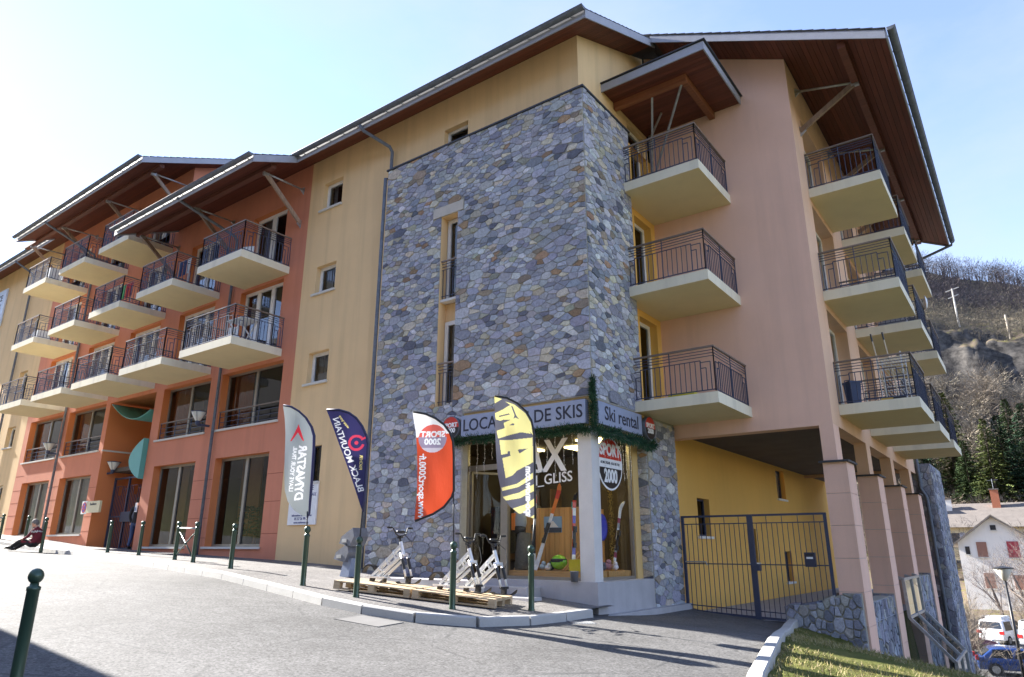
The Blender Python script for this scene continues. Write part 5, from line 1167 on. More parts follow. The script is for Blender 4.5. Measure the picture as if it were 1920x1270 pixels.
# ------------------------------------------------------------------ wall furniture
LAMPG = plain('lamp_opal', (.62,.60,.52), .3)
def cone_lamp(label, x, y, z, wall_d=(0,1,0)):
    t = thing('wall_lamp', label, 'lamp', (x, y, z)); d = Vector(wall_d)
    MB().lathe([(.06,-.22),(.075,-.2),(.235,.08),(.225,.09),(.07,-.17)], n=20).build('shade', LAMPG, t, smooth=True)
    MB().lathe([(.24,.08),(.25,.085),(.25,.105),(.02,.14)], n=20).build('cap', IRON, t, smooth=True)
    r = MB()
    for k in range(4): a = math.pi/4+k*math.pi/2; r.bar((.07*math.cos(a),.07*math.sin(a),-.21), (.24*math.cos(a),.24*math.sin(a),.085), .014, .014)
    r.lathe([(.04,-.34),(.07,-.3),(.075,-.2),(.05,-.19)], n=12); r.bar((0,0,-.32), tuple(d*.42+Vector((0,0,-.32))), .05, .07); r.build('bracket', IRON, t)
cone_lamp('cone shaped wall lamp beside the downpipe on the terracotta wall', -14.75, -.12, 5.8); cone_lamp('cone shaped wall lamp between the two left terracotta windows', -26.35, -.12, 5.75)
cone_lamp('cone shaped wall lamp over the dark iron entrance gate', -21.83, .62, 4.72, (-1,0,0))
ib = MB().box(-10.0,-8.78,.26,.296,2.22,3.36).build('notice_board', SWHITE); tag(ib, 'white notice board with dark lettering on the ochre wall', 'notice board')
for i, (b, s_, z) in enumerate((('RESIDENCE', .17, 3.2), ('LES CHALETS D\'AX', .13, 3.02), ('appartements', .1, 2.78), ('location - vente', .1, 2.64), ('Informations et reservations', .075, 2.47), ('05 57 26 99 27', .1, 2.38), ('www.residences.com', .075, 2.28))): put_text(text_mb(b, s_, .002), lambda x, y, zz, z=z: (-9.39+x, .258-zz, z+y)).build('lettering', plain('notice_ink', (.05,.06,.2), .5), ib)
rs = MB().box(-40.5,-37.3,.2,.28,13.3,15.5).build('residence_sign', plain('sign_pale_blue', (.6,.68,.8), .5)); tag(rs, 'pale blue residence sign high on the far ochre wall', 'sign'); put_text(text_mb('RESIDENCE', .5, .01), lambda x, y, z: (-39+x, .196-z, 15.0+y)).build('lettering', INK, rs); put_text(text_mb('LES CHALETS D\'AX', .42, .01), lambda x, y, z: (-39.2+x*.8, .196-z, 14.5+y)).build('lettering', INK, rs)
nbx = MB().box(-21.95,-20.9,-.05,.03,2.86,3.28).build('entrance_plate', plain('plate_cream', (.62,.56,.36), .5)); tag(nbx, 'cream sign plate hung before the terracotta entrance', 'sign'); put_text(text_mb('Residence', .13, .003), lambda x, y, z: (-21.42+x, -.053-z, 3.17+y)).build('lettering', INK, nbx)
npk = thing('no_parking_sign', 'round blue and red no parking sign at the entrance corner', 'sign'); f = lambda a, b, d: (-22.3+a, .02-d, 3.07+b); cir = lambda r: [(r*math.cos(2*math.pi*i/24), r*math.sin(2*math.pi*i/24)) for i in range(24)]
MB().box(-22.52,-22.08,.021,.04,2.83,3.31).build('backing_plate', SWHITE, npk); MB().prism(cir(.2), 0, .006, f).build('red_disc', RED, npk, normals=True); MB().prism(cir(.16), .006, .009, f).build('blue_disc', plain('sign_blue', (.03,.06,.4), .4), npk, normals=True)
for s_ in (1, -1): MB().bar(f(-.12,-.12*s_,.011), f(.12,.12*s_,.011), .045, .004, (0,1,0)).build('red_bar', RED, npk)
ic = MB().box(-18.86,-18.72,.27,.298,2.82,3.14).build('intercom', SWHITE); tag(ic, 'white intercom plate on the terracotta pier', 'intercom'); MB().box(-18.83,-18.75,.262,.2695,2.86,2.98).build('button_panel', plain('panel_blue', (.1,.15,.35), .4), ic)
# two skewed grey boxes on a post
gbm = plain('box_grey', (.16,.17,.2), .5, .2, var=.15); gz = road_z(-5.2,-1.6)+.13; gb = thing('box_marker', 'two skewed grey metal boxes on a short blue grey post by the ochre wall', 'marker post', (-5.2,-1.6,gz))
MB().add([(-.13,-.1,0),(.15,-.1,0),(.15,.1,0),(-.13,.1,0),(-.02,-.1,.38),(.22,-.1,.38),(.22,.1,.38),(-.02,.1,.38)], [(0,3,2,1),(4,5,6,7),(0,1,5,4),(1,2,6,5),(2,3,7,6),(3,0,4,7)]).build('post', plain('post_blue_grey', (.2,.25,.36), .5), gb)
for (x, z) in ((.06,.36),(.2,.68)):
    mb = MB(); mb.add([(x-.30,-.2,z),(x+.05,-.2,z-.06),(x+.16,-.2,z+.14),(x+.1,-.2,z+.32),(x-.24,-.2,z+.14),(x-.30,.2,z),(x+.05,.2,z-.06),(x+.16,.2,z+.14),(x+.1,.2,z+.32),(x-.24,.2,z+.14)], [(0,1,2,3,4),(9,8,7,6,5),(0,5,6,1),(1,6,7,2),(2,7,8,3),(3,8,9,4),(4,9,5,0)]); mb.build('box', gbm, gb, normals=True)
    MB().box(x-.2,x-.05,-.215,-.2005,z+.02,z+.09).build('label_plate', STEEL, gb)
# drain cover and grate in the road
def flat_road(name, label, cat, c, a, w, h, m, bars=0):
    z = road_z(*c); t = MB(); rx = (road_z(c[0]+.3,c[1])-road_z(c[0]-.3,c[1]))/.6; ry = (road_z(c[0],c[1]+.3)-road_z(c[0],c[1]-.3))/.6
    P_ = lambda u, v, d: (c[0]+u*math.cos(a)-v*math.sin(a), c[1]+u*math.sin(a)+v*math.cos(a), z+d+rx*(u*math.cos(a)-v*math.sin(a))+ry*(u*math.sin(a)+v*math.cos(a)))
    def bx(u0, u1, v0, v1, d0, d1): t.add([P_(u0,v0,d0),P_(u1,v0,d0),P_(u1,v1,d0),P_(u0,v1,d0),P_(u0,v0,d1),P_(u1,v0,d1),P_(u1,v1,d1),P_(u0,v1,d1)], [(0,3,2,1),(4,5,6,7),(0,1,5,4),(1,2,6,5),(2,3,7,6),(3,0,4,7)])
    if bars:
        for i in range(bars): bx(-w/2+w*i/bars, -w/2+w*(i+.6)/bars, -h/2, h/2, -.02, .012)
    else: bx(-w/2, w/2, -h/2, h/2, -.05, .008); bx(-w/2-.03, -w/2-.005, -h/2, h/2, -.05, .01); bx(w/2+.005, w/2+.03, -h/2, h/2, -.05, .01)
    return tag(t.build(name, m), label, cat)
flat_road('drain_cover', 'flat square concrete drain cover in the road below the kerb', 'drain cover', (-1.35,-4.45), .15, .75, .6, surf('cover_concrete', (.15,.145,.14), .9, .15, 4, 60, .004, .4))
flat_road('drain_grate', 'small iron drain grate in the road at the kerb corner', 'drain grate', (.48,-1.4), .9, .42, .26, STEEL, 9)
# ------------------------------------------------------------------ things on the balconies
def box_thing(name, label, cat, boxes, m):
    mb = MB()
    for b in boxes: mb.box(*b)
    return tag(mb.build(name, m), label, cat)
PLW = plain('white_plastic', (.75,.76,.76), .4)
def bistro(label, x, y, z):
    t = thing('folding_table', label, 'table', (x, y, z)); mb = MB(); mb.box(-.42,.42,-.3,.3,.72,.745); mb.build('table_top', PLW, t)
    for s_ in (-.24, .24):
        for a, b in (((-.36,s_,0),(.36,s_,.72)), ((.36,s_,0),(-.36,s_,.72))): MB().bar(a, b, .03, .04, (0,1,0)).build('leg', PLW, t)
bistro('white folding table with crossed legs on the lowest terracotta balcony', -11.75, -.75, zA)
def chair(label, x, y, z, rz, m):
    t = thing('chair', label, 'chair', (x, y, z), rz); MB().box(-.2,.2,-.2,.2,.43,.46).build('seat', m, t); MB().box(-.2,.2,.17,.2,.5,.88).build('backrest', m, t)
    for a in (-.18,.18):
        for b in (-.18,.18): MB().bar((a,b,0),(a,b,.43), .03, .03).build('leg', m, t)
chair('white plastic chair beside the folding table on the lowest terracotta balcony', -12.9, -.5, zA, .3, PLW); chair('white plastic chair on the balcony under the first eave bracket', -12.6, -.5, zB, .4, PLW)
chair('dark wooden chair on the second balcony of the upper terracotta row', -16.6, -.4, zB, -.3, RAILW); chair('white plastic chair on the far top terracotta balcony', -28.1, -.6, zC, .2, PLW); chair('dark wooden chair on the top balcony of the pink side wall', 4.5, 6.4, 10.34, .5, RAILW)
def laundry(label, x, y, z, cols, dx=.32, axis='x'):
    t = thing('drying_laundry', label, 'laundry', (x, y, z))
    fr = MB(); e = Vector((1,0,0)) if axis == 'x' else Vector((0,1,0))
    fr.tube([tuple(e*-.1+Vector((0,0,.98))), tuple(e*(len(cols)*dx)+Vector((0,0,.98)))], .008, 5)
    for q in (0, len(cols)*dx-.1): fr.tube([tuple(e*q), tuple(e*q+Vector((0,0,.98)))], .008, 5)
    fr.build('drying_rack', STEEL, t)
    for i, c in enumerate(cols):
        mb = MB(); n = 8
        for k in range(n):
            a0_, a1_ = i*dx+dx*.9*k/n, i*dx+dx*.9*(k+1)/n; w0_, w1_ = .02*math.sin(k*1.3), .02*math.sin((k+1)*1.3); pp = Vector((0,1,0)) if axis == 'x' else Vector((1,0,0))
            mb.quad(tuple(e*a0_+pp*w0_+Vector((0,0,.42))), tuple(e*a1_+pp*w1_+Vector((0,0,.42))), tuple(e*a1_+Vector((0,0,.98))), tuple(e*a0_+Vector((0,0,.98))))
        mb.build('cloth', plain('laundry_%s_%d' % (axis, i+int(abs(x)*10)), c, .9), t)
laundry('dark blue trousers and white cloth drying on an upper terracotta balcony', -15.95, -.9, zB-.05, [(.03,.05,.13),(.04,.06,.15),(.6,.6,.6)], .26)
laundry('green towel and red cloth drying on the third upper terracotta balcony', -19.9, -1.0, zB-.05, [(.12,.42,.14),(.45,.02,.04),(.4,.02,.03)], .3)
laundry('blue cloth and white shirt drying on the top terracotta balcony', -20.2, -.9, zC-.05, [(.04,.08,.25),(.05,.1,.3),(.65,.65,.66)], .28)
box_thing('storage_box', 'white storage box on the far middle terracotta balcony', 'box', [(-27.6,-27.0,-1.2,-.7,zB,zB+.45)], PLW)
box_thing('storage_box', 'white appliance on the far top terracotta balcony', 'box', [(-27.4,-26.95,-1.25,-.8,zC,zC+.6)], PLW)
# pink side balcony: bin, shelves, brooms
bn = MB().lathe([(.15,0),(.19,.5),(.21,.5),(.21,.54),(.02,.55)], (3.95,5.2,4.79), 4); tag(bn.build('waste_bin', plain('bin_blue', (.03,.05,.12), .5)), 'dark blue plastic bin on the lowest pink balcony', 'bin')
shf = MB()
for z in (.05,.3,.55,.8,1.05): 
    for i in range(8): shf.bar((4.5+i*.07,5.5,4.79+z),(4.5+i*.07,6.3,4.79+z), .008, .008)
    shf.bar((4.5,5.5,4.79+z),(5.0,5.5,4.79+z), .014, .014); shf.bar((4.5,6.3,4.79+z),(5.0,6.3,4.79+z), .014, .014)
for x in (4.5,5.0):
    for y in (5.5,6.3): shf.bar((x,y,4.79),(x,y,5.98), .022, .022)
tag(shf.build('wire_shelf', PLW), 'white wire shelf rack on the lowest pink balcony', 'shelf')
for i, (x, c) in enumerate(((4.62,(.7,.45,.1)),(4.86,(.05,.05,.05)))):
    b = MB().tube([(x,5.35,4.81),(x-.12,5.28,6.25)], .013, 6).build('broom', plain('broom_handle_%d' % i, (.6,.5,.35), .5)); MB().tube([(x-.12,5.28,6.24),(x-.135,5.272,6.42)], .018, 6).build('grip', BLACK, b); MB().box(x-.13,x+.13,5.32,5.38,4.8,4.9).build('brush_head', plain('brush_%d' % i, c, .8), b); tag(b, ('broom with yellow brush leaning on the lowest pink balcony', 'broom with black brush leaning on the lowest pink balcony')[i], 'broom')
for i, (lab, y, z, col) in enumerate((('folded grey lounger on the middle pink balcony', 9.2, 7.57, (.3,.3,.32)), ('dark flower pots on the second middle pink balcony', 9.6, 4.79, (.25,.1,.05)))): box_thing('balcony_clutter', lab, 'clutter', [(4.2,4.9,y,y+.5,z,z+.25),(4.3,4.8,y+.1,y+.4,z+.25,z+.4)], plain('clutter_%d' % i, col, .7))
sd2 = MB().lathe([(.02,0),(.16,.02),(.28,.08),(.285,.085),(.02,.03)], (0,0,0), 20, axis='y'); tag(MB().join(sd2, Matrix.Translation((5.36,11.1,8.75))@Matrix.Rotation(1.75,4,'Z')@Matrix.Scale(.8,4)).build('satellite_dish', PLW, smooth=True), 'small white satellite dish on a pink side balcony', 'satellite dish')
MBs = MB(); MBs.tube([(.6,2.4,7.57),(.75,2.5,8.02),(.9,2.4,7.57)], .01, 5); MBs.tube([(.75,2.5,8.02),(.85,2.75,7.57)], .01, 5); tag(MBs.build('folding_stand', plain('stand_pink', (.6,.4,.35), .5)), 'small folding stand on the middle corner balcony', 'stand')
sl2 = MB().box(.7,1.3,2.2,2.7,4.80,4.92); tag(sl2.build('sledge', plain('sledge_yellow', (.6,.5,.02), .5)), 'yellow and black plastic sledge on the lowest corner balcony', 'sledge')
# plant behind the big terracotta window
ppt = thing('potted_plant', 'leafy green plant in a white pot behind the large terracotta window', 'plant', (-12.9,.95,1.66)); MB().lathe([(.13,0),(.18,.3),(.19,.3),(.02,.28)], n=16).build('pot', PLW, ppt, smooth=True)
lf = MB(); rg = random.Random(4)
for k in range(160):
    a, h, r = rg.uniform(0,6.28), rg.uniform(.35,1.2), rg.uniform(.08,.42); c_ = Vector((r*math.cos(a), r*math.sin(a)*.6, h)); d = Vector((math.cos(a),math.sin(a),rg.uniform(-.3,.6))).normalized(); s_ = d.orthogonal().normalized()*.035; lf.add([c_-d*.09, c_+s_, c_+d*.12, c_-s_], [(0,1,2,3)])
lf.tube([(0,0,.25),(.02,0,1.0)], .012, 5); lf.build('leaves', plain('leaf_green', (.04,.1,.03), .5), ppt)
box_thing('orange_partition', 'orange painted partition behind the large terracotta window', 'partition', [(-14.1,-13.0,1.3,1.35,1.5,4.5)], plain('partition_orange', (.45,.2,.05), .8)); box_thing('orange_partition', 'orange painted partition behind the second large terracotta window', 'partition', [(-18.0,-17.2,1.2,1.25,1.5,4.5)], plain('partition_orange_b', (.45,.2,.05), .8))
# ------------------------------------------------------------------ valley: houses, cars, lamp
def gz_(x, y): return terr(x, y)
RTILE = surf('old_roof_tiles', (.15,.13,.115), .9, .25, 1.5, 18, .03, .6); WHW = surf('white_house_wall', (.78,.74,.68), .9, .06, .8, 40, .004, .3, streak=.15); CRW = surf('cream_house_wall', (.78,.66,.42), .9, .06, .8, 40, .004, .3); SHUT = plain('red_shutter', (.33,.03,.05), .6); SHUTB = plain('brown_shutter', (.28,.14,.1), .7); GRSH = plain('grey_shutter', (.45,.46,.52), .7); BRICK = surf('chimney_brick', (.42,.15,.08), .9, .2, 6, 30, .01, .4)
def gable_house(label, x0, x1, y0, y1, z0, ze, zr, wall_m, wins, over=.55, chims=()):
    t = thing('house', label, 'house', (0,0,0)); xm = (x0+x1)/2
    w = MB(); w.prism([(x0,z0),(x1,z0),(x1,ze),(xm,zr),(x0,ze)], y0, y1, lambda p, q, d: (p, d, q)); w.build('wall', wall_m, t, normals=True)
    r = MB(); k = (zr-ze)/(xm-x0)
    for s_ in (-1, 1):
        xe = xm+s_*(xm-x0+over); zz = ze-k*over
        r.add([(xe,y0-over,zz),(xm,y0-over,zr+.02),(xm,y1+over,zr+.02),(xe,y1+over,zz),(xe,y0-over,zz+.2),(xm,y0-over,zr+.22),(xm,y1+over,zr+.22),(xe,y1+over,zz+.2)], [(0,1,2,3),(7,6,5,4),(0,4,5,1),(1,5,6,2),(2,6,7,3),(3,7,4,0)])
    ro = r.build('roof', RTILE, t, normals=True)
    for (x, y, h, m) in chims: MB().box(x-.35,x+.35,y-.35,y+.35,zr-1.5,zr+h).build('chimney', m, ro)
    for (x, z, w_, h, m) in wins:
        o = MB().box(x-w_/2,x+w_/2,y0-.06,y0-.002,z-h/2,z+h/2).build('window', m, t); MB().box(x-w_/2-.08,x+w_/2+.08,y0-.14,y0-.062,z-h/2-.1,z-h/2-.01).build('sill', SILL, o)
    return t
gable_house('white gabled house with red shutters behind the car park', -.2, 6.6, 78, 88, -5.4, 2.4, 5.0, WHW, [(1.9,1.7,.9,1.5,SHUTB),(4.6,1.7,1.0,1.6,SHUT),(2.1,-1.4,.9,1.5,SHUTB),(4.6,-1.5,.9,1.4,SHUTB),(.6,1.6,.4,.8,BLACK),(3.2,3.9,.5,.5,BLACK)])
gable_house('pale gabled house right of the red shuttered house', 8.2, 15, 76, 86, -5.4, 1.8, 4.6, CRW, [(9.6,1.2,.9,1.4,SHUT),(12.5,1.2,.9,1.4,SHUT)])
t = thing('house', 'long cream house with hipped brown roof and tall chimneys', 'house'); x0, x1, y0, y1, z0, ze, zr = -7.5, 15, 95, 106, -4, 4.6, 7.6
MB().box(x0,x1,y0,y1,z0,ze).build('wall', CRW, t)
e = .7; rf = MB().add([(x0-e,y0-e,ze-.2),(x1+e,y0-e,ze-.2),(x1+e,y1+e,ze-.2),(x0-e,y1+e,ze-.2),(x0+4.5,(y0+y1)/2,zr),(x1-4.5,(y0+y1)/2,zr)], [(0,1,5,4),(1,2,5),(2,3,4,5),(3,0,4),(3,2,1,0)]).build('roof', RTILE, t)
for x, y, m, hh in ((-4.4,98,BRICK,8.2),(-2.2,99.0,WHW,8.1),(3.2,99.5,BRICK,9.2)):
    c = MB().box(x-.45,x+.45,y-.4,y+.4,4.8,hh).build('chimney', m, rf); MB().box(x-.55,x+.55,y-.5,y+.5,hh,hh+.15).build('chimney_cap', RTILE, c)
MB().tube([(3.2,99.5,9.3),(3.2,99.5,10.6)], .03, 5).build('aerial', STEEL, t); MB().bar((2.6,99.5,10.4),(3.9,99.5,10.5), .03, .03).build('aerial_boom', STEEL, t)
for x in (-6.0,-3.6,-1.6,.8,4,7,10): 
    for z in (2.9,-.4):
        for s_ in (-.75,.75): MB().box(x+s_-.28,x+s_+.28,y0-.07,y0-.003,z-.85,z+.85).build('shutter', GRSH, t)
        MB().box(x-.42,x+.42,y0-.05,y0-.002,z-.8,z+.8).build('window', plain('house_glass', (.08,.09,.1), .2), t)
# cars
CG = plain('car_glass', (.02,.025,.03), .08, spec=.7); TYRE = plain('tyre', (.02,.02,.02), .85); RIM = plain('rim', (.4,.41,.42), .35, .8); TAIL = plain('tail_light', (.5,.02,.02), .25); HEADL = plain('head_light', (.7,.72,.75), .15)
def car(label, loc, rz, col, prof='suv', rack=False, metal=.3):
    t = thing('parked_car', label, 'car', loc, rz); L_, Wd = 4.3, 1.8
    P_ = {'suv': [(-2.1,.35),(-2.12,.95),(-2.0,1.1),(-1.85,1.62),(-1.6,1.72),(.3,1.72),(1.0,1.12),(2.0,.98),(2.15,.7),(2.15,.35)], 'car': [(-2.1,.3),(-2.15,.8),(-1.9,.95),(-1.35,1.38),(-.9,1.44),(.1,1.42),(.95,.95),(1.95,.82),(2.15,.6),(2.15,.3)], 'van': [(-2.4,.35),(-2.42,1.2),(-2.3,1.9),(-2.0,1.98),(.9,1.96),(1.6,1.25),(2.3,1.05),(2.4,.7),(2.4,.35)]}[prof]
    def half(z): return Wd/2*(1 if z < 1.0 else 1-.16*min(1, (z-1.0)/.75))
    mb = MB(); n = len(P_); vs = [(x, -half(z), z) for x, z in P_]+[(x, half(z), z) for x, z in P_]; mb.add(vs, [tuple(range(n))[::-1], tuple(range(n, 2*n))]+[(i, (i+1) % n, (i+1) % n+n, i+n) for i in range(n)])
    pm = plain('car_paint_%s' % label.split()[0]+str(len(bpy.data.materials)), col, .28, metal, coat=.8, var=.03); body = mb.build('body', pm, t, normals=True); bevel(body, .07, 2); smooth_by_angle(body, 50)
    zt = max(z for x, z in P_)-.1; zb = 1.02 if prof != 'car' else .92
    for s_ in (-1, 1):
        g_ = MB(); yy = s_*(half(1.3)+.012); xs = {'suv': (-1.75,-.55,-.45,.55), 'car': (-1.45,-.45,-.38,.45), 'van': (-2.1,-.7,-.5,1.2)}[prof]; k = .35
        for a, b in ((xs[0],xs[1]),(xs[2],xs[3])): g_.add([(a,s_*(half(zb)+.012),zb),(b+(k if b == xs[3] else 0),s_*(half(zb)+.012),zb),(b,s_*(half(zt)+.012),zt),(a+.12,s_*(half(zt)+.012),zt)], [(0,1,2,3)])
        g_.build('side_window', CG, t)
        for x in (-1.32, 1.32):
            w = MB().lathe([(.2,-.1),(.33,-.1),(.335,.0),(.33,.1),(.2,.1)], (x, s_*(Wd/2-.08), .33), 20, axis='y'); wo = w.build('wheel', TYRE, t); MB().lathe([(.02,-.11),(.2,-.105),(.2,.105),(.02,.11)], (x, s_*(Wd/2-.08), .33), 14, axis='y').build('rim', RIM, wo)
        MB().box(P_[1][0]-.02,P_[1][0]+.1,s_*Wd/2-.3*(s_ > 0)+.01*s_,s_*Wd/2+.3*(s_ < 0)+.01*s_,.78,1.0).build('tail_light', TAIL, t); MB().box(P_[-2][0]-.12,P_[-2][0]+.0,s_*Wd/2-.35*(s_ > 0),s_*Wd/2+.35*(s_ < 0),.68,.82).build('headlight', HEADL, t)
    i = 2; a, b = P_[i], P_[i+1]; MB().add([(a[0]-.02,-half(a[1])*.86,a[1]+.05),(a[0]-.02,half(a[1])*.86,a[1]+.05),(b[0]-.02,half(b[1])*.84,b[1]-.03),(b[0]-.02,-half(b[1])*.84,b[1]-.03)], [(0,1,2,3)]).build('rear_window', CG, t)
    j = {'suv': 5, 'car': 5, 'van': 4}[prof]; a, b = P_[j], P_[j+1]; MB().add([(a[0]+.06,-half(a[1])*.86,a[1]-.01),(a[0]+.06,half(a[1])*.86,a[1]-.01),(b[0]+.0,half(b[1])*.9,b[1]+.06),(b[0]+.0,-half(b[1])*.9,b[1]+.06)], [(0,1,2,3)]).build('windscreen', CG, t)
    if rack: MB().box(-1.2,.3,-.5,-.1,1.72,1.95).build('roof_box', PLW, t); MB().box(-1.2,.3,.15,.55,1.72,1.9).build('roof_box', PLW, t)
    return t
cp = lambda x, y: (x, y, base_z(y)+.102)
car('white estate car with roof boxes in the car park', cp(3.5,55), R_(70), (.75,.75,.76), 'suv', True, 0); car('silver grey van beside the white estate car', cp(6.3,53), R_(66), (.32,.34,.36), 'van'); car('blue hatchback at the near end of the car park', cp(4.9,38), R_(10), (.02,.055,.2), 'car'); car('dark grey off road car under the bare bushes', cp(.5,60), R_(80), (.05,.055,.06), 'suv'); car('burgundy car half hidden behind the bushes', cp(1.3,47), R_(15), (.14,.015,.02), 'car'); car('black car behind the white estate car', cp(3.2,62), R_(5), (.03,.03,.035), 'car')
# valley street lamp
lx, ly = 5.28, 28; lz = base_z(28)+.1; lt = thing('street_lamp', 'black street lamp with cone lantern below the car park verge', 'lamp', (lx, ly, lz)); MB().tube([(0,0,0),(0,0,5.2)], [.08,.05], 10).build('pole', BLACK, lt, smooth=True)
MB().lathe([(.06,5.2),(.1,5.22),(.38,5.72),(.36,5.74),(.08,5.26)], n=16).build('lantern', LAMPG, lt, smooth=True); MB().lathe([(.42,5.72),(.42,5.76),(.05,5.84)], n=16).build('cap', BLACK, lt)
# ------------------------------------------------------------------ trees
BARK = surf('bare_branches', (.20,.165,.135), .95, .3, 3, 30, .004, .3); BARKL = surf('pale_bare_branches', (.24,.20,.155), .95, .25, 3, 30, .004, .3); BARKD = surf('dark_bare_branches', (.12,.095,.085), .95, .3, 3, 30, .004, .3)
def bare_tree(rg, H, spread=.5, levels=4, kids=4, r0=None, multi=1, low=.25):
    trunk, twigs = MB(), MB()
    def grow(p, d, l, r, lv):
        n = 3; pts = [p]; q = p; dd = d
        for i in range(n): dd = (dd+Vector((rg.gauss(0,.12),rg.gauss(0,.12),rg.gauss(.03,.08)))).normalized(); q = q+dd*l/n; pts.append(q)
        tgt = trunk if lv == 0 else twigs; tgt.tube(pts, [r*(1-.55*i/n) for i in range(n+1)], 5 if lv == 0 else 3, cap=False)
        if lv >= levels: return
        for i in range(kids+(2 if lv >= 2 else 0)):
            t = rg.uniform(low if lv == 0 else .2, 1); k = min(n-1, int(t*n)); b = pts[k].lerp(pts[k+1], t*n-k); s_ = Vector((rg.gauss(0,1),rg.gauss(0,1),rg.gauss(.35,.5))).normalized(); nd = (dd*(1-spread)+s_*spread*1.25).normalized()
            grow(b, nd, l*rg.uniform(.45,.7), max(.006, r*(1-.55*t)*rg.uniform(.4,.6)), lv+1)
    for m_ in range(multi):
        d = Vector((rg.gauss(0,.08 if multi == 1 else .35), rg.gauss(0,.08 if multi == 1 else .35), 1)).normalized(); grow(Vector((rg.gauss(0,.02*multi),rg.gauss(0,.02*multi),-.2)), d, H*.62, r0 or H*.018, 0)
    return trunk, twigs
def tree_thing(name, label, cat, meshes, loc, sc=1, rz=0, grp=None, parts=('trunk','crown')):
    t = thing(name, label, cat, loc, rz, grp); t.scale = (sc,)*3
    for p, me in zip(parts, meshes): link(p, me, t)
    return t
rg = random.Random(33)
def mk(H, m, **k): a, b = bare_tree(rg, H, **k); return a.mesh('trunk', m), b.mesh('crown', m)
BT = [mk(8, BARK), mk(8, BARKL, spread=.6), mk(8, BARKD, spread=.45)]; BS = [mk(4, BARKL, multi=9, levels=3, kids=5, spread=.4, r0=.035, low=.1), mk(4, BARK, multi=8, levels=3, kids=5, spread=.45, r0=.035, low=.1)]
for lab, me, x, y, s_ in (('bare shrub with upright twigs growing against the rear buttress', BS[0], 4.35, 24, .8), ('dense bare shrub before the white gabled house', BS[1], 2.2, 46, 1.0), ('pale bare shrub left of the white estate car', BS[0], .9, 43, 1.15), ('spreading bare shrub above the parked cars', BS[1], 4.9, 68, .9), ('brown bare shrub under the street lamp', BS[0], 7.2, 66, 1.0)): tree_thing('bare_shrub', lab, 'shrub', me, (x, y, gz_(x, y)), s_, rg.uniform(0,6), None, ('stems','twigs'))
for lab, me, x, y, s_ in (('tall bare tree in front of the red shuttered house', BT[2], 5.9, 60, 1.15), ('thin bare tree left of the red shutter', BT[2], 3.4, 67, 1.0), ('slender bare tree behind the blue hatchback', BT[0], 6.6, 45, .85), ('leaning bare tree right of the street lamp', BT[2], 8.8, 48, 1.3), ('bare tree beside the cream house chimneys', BT[2], -5.5, 90, 1.5)): tree_thing('bare_tree', lab, 'tree', me, (x, y, gz_(x, y)), s_, rg.uniform(0,6))
# conifers
CON = attr_mat('conifer_needles', .85, .25, 2, 0, .15)
def conifer(rg, H, R0, tint):
    tr = MB().tube([(0,0,-.5),(0,0,H)], [H*.018,.02], 6); c = MB(); n = int(H*9)
    for i in range(n):
        h = H*(.06+.93*i/n); R = R0*(1-h/H)**.85*rg.uniform(.65,1.1)+.12
        for k in range(6):
            a = rg.uniform(0, 6.283); d = Vector((math.cos(a), math.sin(a), -.22)); p = Vector((0,0,h)); m_ = max(2, int(R/.28))
            for j in range(m_):
                q = p+d*R*(j+1)/m_; w = .30*(1-.5*j/m_); sd_ = Vector((-math.sin(a), math.cos(a), 0))
                for s_ in (-1, 1):
                    e = q+(sd_*s_*w+d*.25*w)*rg.uniform(.7,1.2)+Vector((0,0,rg.uniform(-.14,.1))); t = rg.random(); cc = tuple(v*(.55+.8*t) for v in tint); c.add([q-d*.12, q+d*.16+Vector((0,0,.03)), e], [(0,1,2)], 0, cc)
    return tr.mesh('trunk', BARKD), c.mesh('crown', CON)
CN = [conifer(rg, 14, 4.3, (.07,.11,.045)), conifer(rg, 14, 3.9, (.13,.16,.05)), conifer(rg, 14, 4.8, (.04,.08,.045))]
for lab, me, x, y, s_ in (('tall dusty green conifer below the cliff', CN[1], -1.5, 112, 1.25), ('bright green conifer behind the cream house', CN[1], 3.2, 108, 1.05), ('broad dark conifer right of the bright green conifer', CN[2], 8.0, 110, 1.15), ('dark conifer behind the tall chimneys', CN[0], .2, 109, .8), ('dark conifer above the long roof', CN[2], 4.8, 112, .95), ('dark blue green conifer at the right end of the long roof', CN[2], 11.5, 112, 1.1), ('low dark conifer beside the rear buttress', CN[2], -5.5, 111, .9), ('slim conifer among the bare trees', CN[0], 6.2, 118, .9)): tree_thing('conifer', lab, 'tree', me, (x, y, gz_(x, y)), s_, rg.uniform(0,6))
